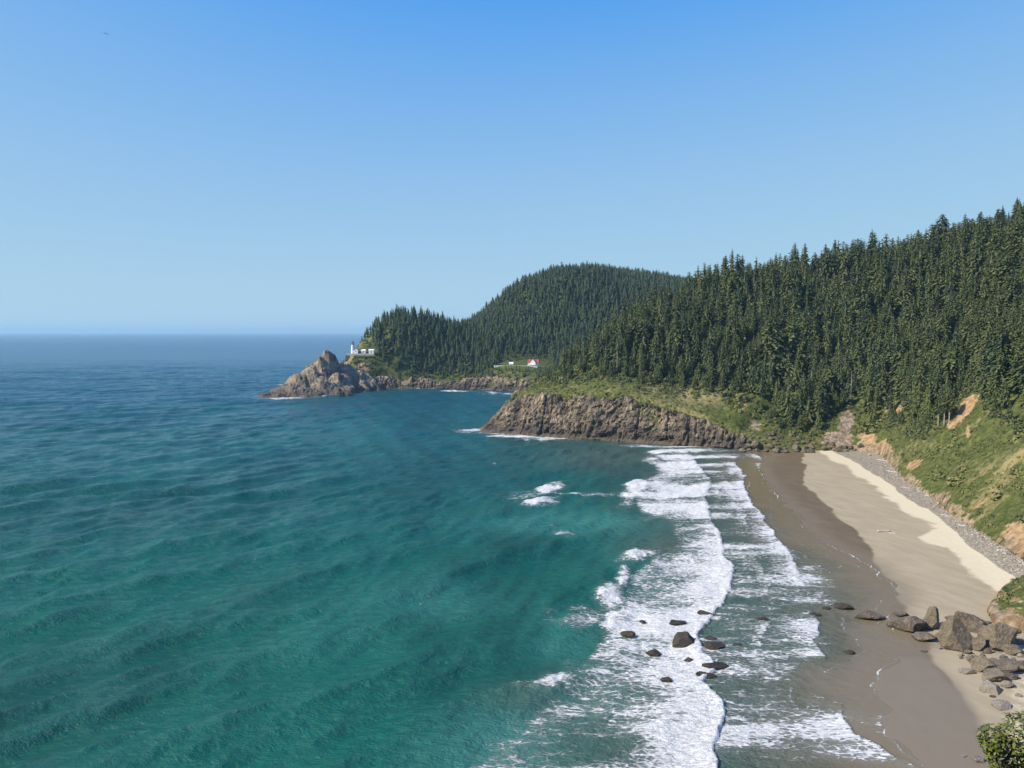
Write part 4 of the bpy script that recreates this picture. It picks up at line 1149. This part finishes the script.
# driftwood
def log_mesh(seed, L, rad):
    r = np.random.default_rng(seed); V, F = [], []
    n, seg = 9, 7
    for k in range(n):
        t = k / (n - 1)
        rr = rad * (1 - .45 * t) * (1 + .1 * r.normal()); c = np.array([(t - .5) * L, .05 * L * math.sin(3 * t), .02 * L * r.normal()])
        if k in (0, n - 1): rr *= .7
        for j in range(seg):
            a = 6.28 * j / seg; V.append(c + np.array([0, math.cos(a), math.sin(a)]) * rr)
    for k in range(n - 1):
        for j in range(seg):
            F.append((k * seg + j, k * seg + (j + 1) % seg, (k + 1) * seg + (j + 1) % seg, (k + 1) * seg + j))
    F.append(tuple(range(seg))[::-1]); F.append(tuple((n - 1) * seg + j for j in range(seg)))
    # a broken limb stub
    o = len(V); b = np.array([.1 * L, 0, 0])
    for q, rr in ((0, .4), (1, .22)):
        for j in range(5):
            a = 6.28 * j / 5; V.append(b + np.array([.08 * L * q, .14 * L * q, .05 * L * q]) + np.array([math.cos(a), 0, math.sin(a)]) * rad * rr)
    for j in range(5):
        F.append((o + j, o + (j + 1) % 5, o + 5 + (j + 1) % 5, o + 5 + j))
    F.append(tuple(o + 5 + j for j in range(5)))
    return mesh('driftwood_log', np.array(V), F, None, True, MAT['drift'])
for i, (a, b, L, rad, rot, l) in enumerate([
    (884, 531, 7, .55, .1, 'bleached log lying alone on the open sand in mid beach'), (893, 533, 3.5, .4, -.4, 'short dark-ended log beside the lone log on open sand'),
    (872, 457, 9, .5, .5, 'pale log on cobbles at the far head of the beach'), (884, 463, 10, .5, -.7, 'pale log leaning along the cobbles under the first scrub'), (893, 474, 8, .45, -.9, 'pale log on the cobbles below the pink landslip'), (889, 468, 6, .4, .3, 'short pale log crossing the cobbles above the pink landslip'),
    (906, 490, 6, .4, -.6, 'grey log at the foot of the pink landslip'), (966, 529, 7, .5, -.5, 'white log among cobbles below the dry grass'), (976, 537, 5, .4, .2, 'short white log among cobbles close to the bare orange earth'), (1003, 553, 5, .5, -.2, 'whitest log on cobbles in front of the bare orange earth'),
    (946, 518, 5, .35, -.8, 'grey log on the cobbles midway along the slope'), (1012, 571, 4, .3, .9, 'small log on cobbles just behind the near bluff'), (1003, 743, 4.5, .16, -.5, 'thin bleached stick on wet sand beside the near bush')]):
    g = G(a, b, 1.2)
    o = link('driftwood_log', log_mesh(2000 + i, L, rad), None, (g[0], g[1], base_h(g[0], g[1]) + rad * .5))
    o.rotation_euler = (0, .03, rot)
    tag(o, l, 'driftwood', 'driftwood on the beach')

# ---------------------------------------------------------------- buildings
def box(x0, x1, y0, y1, z0, z1):
    V = np.array([(x, y, z) for z in (z0, z1) for x, y in ((x0, y0), (x1, y0), (x1, y1), (x0, y1))], float)
    return V, [(3, 2, 1, 0), (4, 5, 6, 7), (0, 1, 5, 4), (1, 2, 6, 5), (2, 3, 7, 6), (3, 0, 4, 7)]
def pj(parts):
    V, F, o = [], [], 0
    for v, f in parts:
        V.append(np.asarray(v, float)); F += [tuple(i + o for i in q) for q in f]; o += len(v)
    return np.vstack(V), F
def lathe(prof, seg=20):
    V, F = [], []
    for rr, z in prof:
        for j in range(seg):
            a = 6.2832 * j / seg; V.append((rr * math.cos(a), rr * math.sin(a), z))
    for k in range(len(prof) - 1):
        for j in range(seg):
            F.append((k * seg + j, k * seg + (j + 1) % seg, (k + 1) * seg + (j + 1) % seg, (k + 1) * seg + j))
    F.append(tuple(range(seg))[::-1]); F.append(tuple((len(prof) - 1) * seg + j for j in range(seg)))
    return np.array(V), F
def gable(x0, x1, y0, y1, z, rise, t=.3, along='x', over=.4):
    """pitched roof with its ridge along x or y"""
    x0 -= over; x1 += over; y0 -= over; y1 += over
    if along == 'x':
        ym = (y0 + y1) / 2
        pr = [(y0, z), (ym, z + rise), (y1, z), (y1, z + t), (ym, z + rise + t), (y0, z + t)]
        V = [(x, a, b) for x in (x0, x1) for a, b in pr]
    else:
        xm = (x0 + x1) / 2
        pr = [(x0, z), (xm, z + rise), (x1, z), (x1, z + t), (xm, z + rise + t), (x0, z + t)]
        V = [(a, y, b) for y in (y0, y1) for a, b in pr]
    F = [(0, 1, 2, 3, 4, 5), (11, 10, 9, 8, 7, 6)] + [(i, (i + 1) % 6, (i + 1) % 6 + 6, i + 6) for i in range(6)]
    return np.array(V, float), F
def walls_with_gable(x0, x1, y0, y1, z0, z1, rise, along):
    V, F = box(x0, x1, y0, y1, z0, z1)
    V = list(map(tuple, V))
    if along == 'x':
        ym = (y0 + y1) / 2; V += [(x0, ym, z1 + rise), (x1, ym, z1 + rise)]
        F += [(7, 4, 8), (5, 6, 9), (4, 5, 9, 8), (6, 7, 8, 9)]
    else:
        xm = (x0 + x1) / 2; V += [(xm, y0, z1 + rise), (xm, y1, z1 + rise)]
        F += [(4, 5, 8), (6, 7, 9), (5, 6, 9, 8), (7, 4, 8, 9)]
    return np.array(V, float), F
def part(name, vf, mat, parent):
    return link(name, mesh(name, vf[0], list(vf[1]), None, False, MAT[mat]), parent)
def empty(name, loc, label, cat, group=None, rz=0):
    o = bpy.data.objects.new(name, None); COL.objects.link(o); o.location = loc; o.rotation_euler = (0, 0, rz); o.empty_display_size = .5
    return tag(o, label, cat, group)

LH = P(353, 352.4, 1383)
ter = empty('retaining_wall', (LH[0] + 14, LH[1] - 7, LH[2] - 3.2), 'low pale retaining wall edging the lighthouse terrace', 'wall')
part('wall', box(-24, 25, -.5, .5, -2, 1.0), 'concrete', ter); part('coping', box(-24.2, 25.2, -.65, .65, 1.01, 1.3), 'white', ter)
L = empty('lighthouse', (LH[0], LH[1], LH[2] + .5), 'white conical lighthouse with dark lantern on the distant headland', 'lighthouse')
part('tower', lathe([(3.9, -3), (3.7, 0), (3.3, 5), (2.9, 11), (2.75, 13.2), (3.3, 13.7), (3.3, 14.0)]), 'white', L)
part('gallery', lathe([(3.7, 14.02), (3.7, 14.3)]), 'dark_iron', L)
rail = [lathe([(3.6, 15.25), (3.66, 15.33)], 20)]
for j in range(10):
    a = 6.283 * j / 10; q = lathe([(.05, 14.3), (.05, 15.3)], 5); q[0][:, 0] += 3.58 * math.cos(a); q[0][:, 1] += 3.58 * math.sin(a); rail.append(q)
part('railing', pj(rail), 'dark_iron', L)
part('lantern', lathe([(2.1, 14.31), (2.1, 15.0), (1.95, 15.01), (1.95, 17.2)], 10), 'glass', L)
part('lantern_roof', lathe([(2.5, 17.21), (2.3, 17.5), (1.2, 18.7), (.35, 19.3), (.35, 19.7), (.1, 20.2), (.06, 21.2)], 12), 'dark_iron', L)
for zz in (3.5, 8.5):
    part('window', box(-.45, .45, -3.75 + zz * .05, -3.2 + zz * .05, zz, zz + 1.6), 'window', L)
wk = part('workroom', walls_with_gable(2.5, 9.5, -4.2, 3.2, -3, 4.4, 3.4, 'y'), 'white', L)
part('roof', gable(2.5, 9.5, -4.2, 3.2, 4.45, 3.4, .25, 'y'), 'red_roof', wk)
part('window', box(5.2, 6.6, -4.3, -4.1, 1.0, 2.9), 'window', wk)
for i, (a, b, wd) in enumerate([(363.5, 352.6, 8.0), (371.5, 352.4, 9.0)]):
    p_ = P(a, b, 1386)
    o = empty('oil_house', (p_[0], p_[1], p_[2] + .3), 'small white store house next to the lighthouse tower' if i == 0 else 'white store house farther right of the lighthouse, against the trees', 'building', 'white store houses by the lighthouse')
    wl = part('wall', walls_with_gable(-wd / 2, wd / 2, -3, 3, -3, 3.2, 2.2, 'x'), 'white', o)
    part('roof', gable(-wd / 2, wd / 2, -3, 3, 3.25, 2.2, .2, 'x'), 'white', o)
    part('door', box(-.6, .6, -3.12, -2.98, -1, 2.1), 'window', o)

KH = P(533.5, 366, 1383)
k = empty('keepers_house', (KH[0], KH[1], KH[2] - .5), 'white keepers house with steep red roofs among trees above the cove', 'house', rz=math.radians(-12))
wl = part('wall', walls_with_gable(-9.5, 9.5, -5, 5, -4, 6.2, 6.0, 'x'), 'white', k)
rf = part('roof', gable(-9.5, 9.5, -5, 5, 6.25, 6.0, .35, 'x', .8), 'red_roof', k)
for sx in (-6.6, 6.6):
    part('chimney', box(sx - .55, sx + .55, -.55, .55, 10.5, 15.6), 'chimney', rf)
gb = part('gable_wing', walls_with_gable(-4.6, 5.0, -8.5, 1, -4, 7.2, 6.2, 'y'), 'white', k)
part('roof', gable(-4.6, 5.0, -8.3, 1, 7.25, 6.2, .3, 'y', .5), 'red_roof', gb)
for sx in (-1.6, 1.2):
    part('window', box(sx, sx + .9, -8.62, -8.48, 1.4, 3.2), 'window', gb)
for sx in (-7.6, -5.4, 5.2, 7.4):
    part('window', box(sx, sx + 1.0, -5.12, -4.98, 1.6, 3.4), 'window', k)
pch = part('porch', pj([box(-9.2, 9.2, -11.0, -8.7, 3.0, 3.3)] + [box(sx, sx + .25, -10.9, -10.65, -4, 3.0) for sx in (-9, -4.5, 0, 4.5, 8.9)]), 'white', k)
ob = P(511.2, 366, 1386)
o = empty('garage', (ob[0], ob[1], ob[2] - .5), 'small white outbuilding left of the red-roofed house', 'building')
part('wall', walls_with_gable(-3.6, 3.6, -3, 3, -3, 4.6, 2.6, 'x'), 'white', o); part('roof', gable(-3.6, 3.6, -3, 3, 4.65, 2.6, .25, 'x'), 'white', o)
part('door', box(-1.2, 1.2, -3.12, -2.98, 0, 3.0), 'window', o)
a, b = P(494, 366.4, 1380), P(537, 366.9, 1372)
fn_ = empty('picket_fence', (a[0], a[1], a[2]), 'long white fence in front of the red-roofed house', 'fence')
dx, dy = b[0] - a[0], b[1] - a[1]; ln = math.hypot(dx, dy); fn_.rotation_euler = (0, math.atan2(a[2] - b[2], ln), math.atan2(dy, dx))
part('panel', pj([box(0, ln, -.06, .06, .55 + q * .42, .85 + q * .42) for q in range(4)] + [box(0, ln, -.04, .04, -1.6, .5)]), 'white', fn_)
for q in range(0, int(ln) + 1, 6):
    part('post', box(q - .14, q + .14, -.16, .16, -2.5, 2.5), 'white', fn_)

# utility pole by the road on the slope, and three bare trunks by the scar
pp = P(949, 380, 575)
hh = float(H_near(np.array([pp[0]]), np.array([pp[1]]))[0][0])
o = empty('utility_pole', (pp[0], pp[1], hh), 'thin grey utility pole among trees above the tan landslip', 'pole')
part('pole', lathe([(.22, -1), (.16, 15)], 8), 'snag', o); part('crossarm', box(-1.3, 1.3, -.1, .1, 13.6, 13.85), 'snag', o)
for i, (px_, py_, h_, l) in enumerate([(938, 429, 20, 'leftmost of the three pale bare trunks beside the tan landslip'), (944, 427, 19, 'middle one of the three pale bare trunks beside the tan landslip'), (949, 425, 23, 'tallest and rightmost of the pale bare trunks beside the tan landslip')]):
    # walk the sight line to the ground
    yy = np.linspace(420, 760, 400); pts = np.stack([P(px_, py_, y) for y in yy]); hg = H_near(pts[:, 0], pts[:, 1])[0]
    j = int(np.argmax(pts[:, 2] < hg)); q = pts[j]
    o = empty('bare_tree', (q[0], q[1], q[2] - .5), l, 'tree', 'bare trunks beside the landslip')
    part('trunk', lathe([(.42, -1), (.36, h_ * .4), (.2, h_)], 7), 'snag', o)
    v, f = KINDS[(3, 5, 0)[i]]['hi']
    v = v * np.array([h_ * .9, h_ * .9, h_ * .62]); v[:, 2] += h_ * .55
    link('crown', mesh('crown', v, f, None, False, MAT['conifer']), o)

# pale dead trees standing in the forest
def snag(h, seed):
    r = np.random.default_rng(seed)
    ps = [lathe([(.42, -1), (.34, h * .4), (.12, h)], 7)]
    for i in range(16):
        z = h * r.uniform(.35, .96); a = r.uniform(0, 6.28); L_ = (1.05 - z / h) * h * .16 + .9
        d = np.array([math.cos(a), math.sin(a), r.uniform(-.25, .2)]); t = np.array([-math.sin(a), math.cos(a), 0]); u = np.array([0, 0, 1.0])
        b0 = np.array([0, 0, z]); b1 = b0 + d * L_
        V = [b0 + (t * math.cos(q) + u * math.sin(q)) * .11 for q in (0, 1.57, 3.14, 4.71)] + [b1 + (t * math.cos(q) + u * math.sin(q)) * .04 for q in (0, 1.57, 3.14, 4.71)]
        ps.append((np.array(V), [(j, (j + 1) % 4, (j + 1) % 4 + 4, j + 4) for j in range(4)] + [(4, 5, 6, 7)]))
    return ps
for i, (px_, py_, h_, l) in enumerate([(617, 373, 22, 'pale dead tree at the forest edge above the left half of the sea cliff'), (697, 362, 27, 'tall pale dead tree among conifers above the right half of the sea cliff'), (738, 372, 25, 'pale dead tree in the forest right of the sea cliff top'),
                                       (851, 399, 26, 'taller of two pale dead trunks above the grey rock face at the beach head'), (846, 404, 19, 'shorter of two pale dead trunks above the grey rock face at the beach head'), (915, 372, 25, 'pale dead tree on the wooded slope up from the orange landslip patch')]):
    yy = np.linspace(500, 860, 400); pts = np.stack([P(px_, py_, y) for y in yy]); hg = H_near(pts[:, 0], pts[:, 1])[0]
    j = int(np.argmax(pts[:, 2] < hg)); q = pts[j]
    o = empty('dead_tree', (q[0], q[1], q[2] - .5), l, 'tree', 'pale dead trees in the forest')
    ps = snag(h_, 3100 + i)
    part('trunk', ps[0], 'snag', o); part('branches', pj(ps[1:]), 'snag', o)

# near bush at the bottom right corner
def leaf_cloud(seed, n, dims, lsize):
    r = np.random.default_rng(seed); V, F, T = [], [], []
    lob = [(r.uniform(-.85, .85, 3) * np.array([1, 1, .7]), r.uniform(.22, .5)) for _ in range(14)]
    for i in range(n):
        c0, rad = lob[r.integers(0, 14)]
        v = r.normal(0, 1, 3); v /= np.linalg.norm(v)
        c = (c0 + v * rad * r.uniform(.7, 1.05)) * np.array(dims)
        nrm = v * .6 + np.array([0, 0, .8]) + r.normal(0, .35, 3); nrm /= np.linalg.norm(nrm)
        a = np.cross(nrm, r.normal(0, 1, 3)); a /= np.linalg.norm(a); b = np.cross(nrm, a)
        l = lsize * r.uniform(.6, 1.25); o = len(V)
        V += [c - a * l, c + b * l * .5 + nrm * l * .1, c + a * l * 1.1 - nrm * l * .12, c - b * l * .5 + nrm * l * .1]
        F.append((o, o + 1, o + 2, o + 3)); T += [r.uniform(0, 1) ** 1.3] * 4
    return np.array(V), np.array(F), np.array(T)
def stems(seed, dims, n=16):
    r = np.random.default_rng(seed); ps = []
    for i in range(n):
        a = np.array([r.uniform(-.15, .15), r.uniform(-.15, .15), -dims[2] * 1.3]); b = r.uniform(-.75, .75, 3) * np.array(dims)
        d = b - a; s1 = np.cross(d, (0, 0, 1.0)); s1 /= np.linalg.norm(s1) + 1e-9; s2 = np.cross(d, s1); s2 /= np.linalg.norm(s2)
        V = [a + (s1 * math.cos(q) + s2 * math.sin(q)) * .03 for q in (0, 1.57, 3.14, 4.71)] + [b + (s1 * math.cos(q) + s2 * math.sin(q)) * .01 for q in (0, 1.57, 3.14, 4.71)]
        ps.append((np.array(V), [(j, (j + 1) % 4, (j + 1) % 4 + 4, j + 4) for j in range(4)]))
    return pj(ps)
for i, (px_, py_, y, dims, n, l) in enumerate([(1034, 782, 16.5, (1.25, 1.3, 1.5), 6600, 'leafy green bush with yellow tips in the bottom right corner')]):
    q = P(px_, py_, y)
    o = empty('leafy_bush', (q[0], q[1], q[2]), l, 'bush')
    v, f, t = leaf_cloud(2500 + i, n, dims, .062)
    me = mesh('foliage', v, f, {'tint': t}, False, MAT['salal']); link('foliage', me, o)
    part('stem', stems(2600 + i, dims), 'bark', o)

# a far bird in the sky
q = P(106, 34, 330)
V = np.array([(0, -.35, 0), (0, .4, .02), (.09, 0, .03), (-.09, 0, .03), (0, 0, .1), (0, 0, -.1),
              (.06, .14, .05), (.06, -.14, .05), (.5, .1, .22), (.5, -.12, .22), (1.05, -.08, .12), (.5, 0, .26), (-.06, .14, .05), (-.06, -.14, .05), (-.5, .1, .22), (-.5, -.12, .22), (-1.05, -.08, .12), (-.5, 0, .26), (.1, -.6, 0), (-.1, -.6, 0)], float)
Fb = [(0, 2, 4), (0, 4, 3), (0, 5, 2), (0, 3, 5), (1, 4, 2), (1, 3, 4), (1, 2, 5), (1, 5, 3), (6, 7, 9, 8), (8, 9, 10), (12, 14, 15, 13), (14, 16, 15), (0, 18, 19)]
bd = link('bird', mesh('bird', V, Fb, None, True, MAT['bird']), None, tuple(q)); bd.scale = (1.5, 1.5, 1.5); bd.rotation_euler = (0, .15, .7)
tag(bd, 'tiny dark bird flying high in the blue sky at upper left', 'bird')

# ---------------------------------------------------------------- sea air
HAZE = 3.8e-5
def haze():
    V, F = box(-70000, 70000, -300, 62000, -14, 300)
    m = bpy.data.materials.new('sea_haze'); m.use_nodes = True; t = m.node_tree
    for n in list(t.nodes):
        if n.type != 'OUTPUT_MATERIAL': t.nodes.remove(n)
    pv = t.nodes.new('ShaderNodeVolumePrincipled')
    pv.inputs['Color'].default_value = (.50, .80, 1.0, 1); pv.inputs['Density'].default_value = HAZE; pv.inputs['Anisotropy'].default_value = .1
    t.links.new(pv.outputs[0], [n for n in t.nodes if n.type == 'OUTPUT_MATERIAL'][0].inputs['Volume'])
    o = link('haze', mesh('haze', V, F, None, False, m)); return tag(o, kind='stuff')
haze()
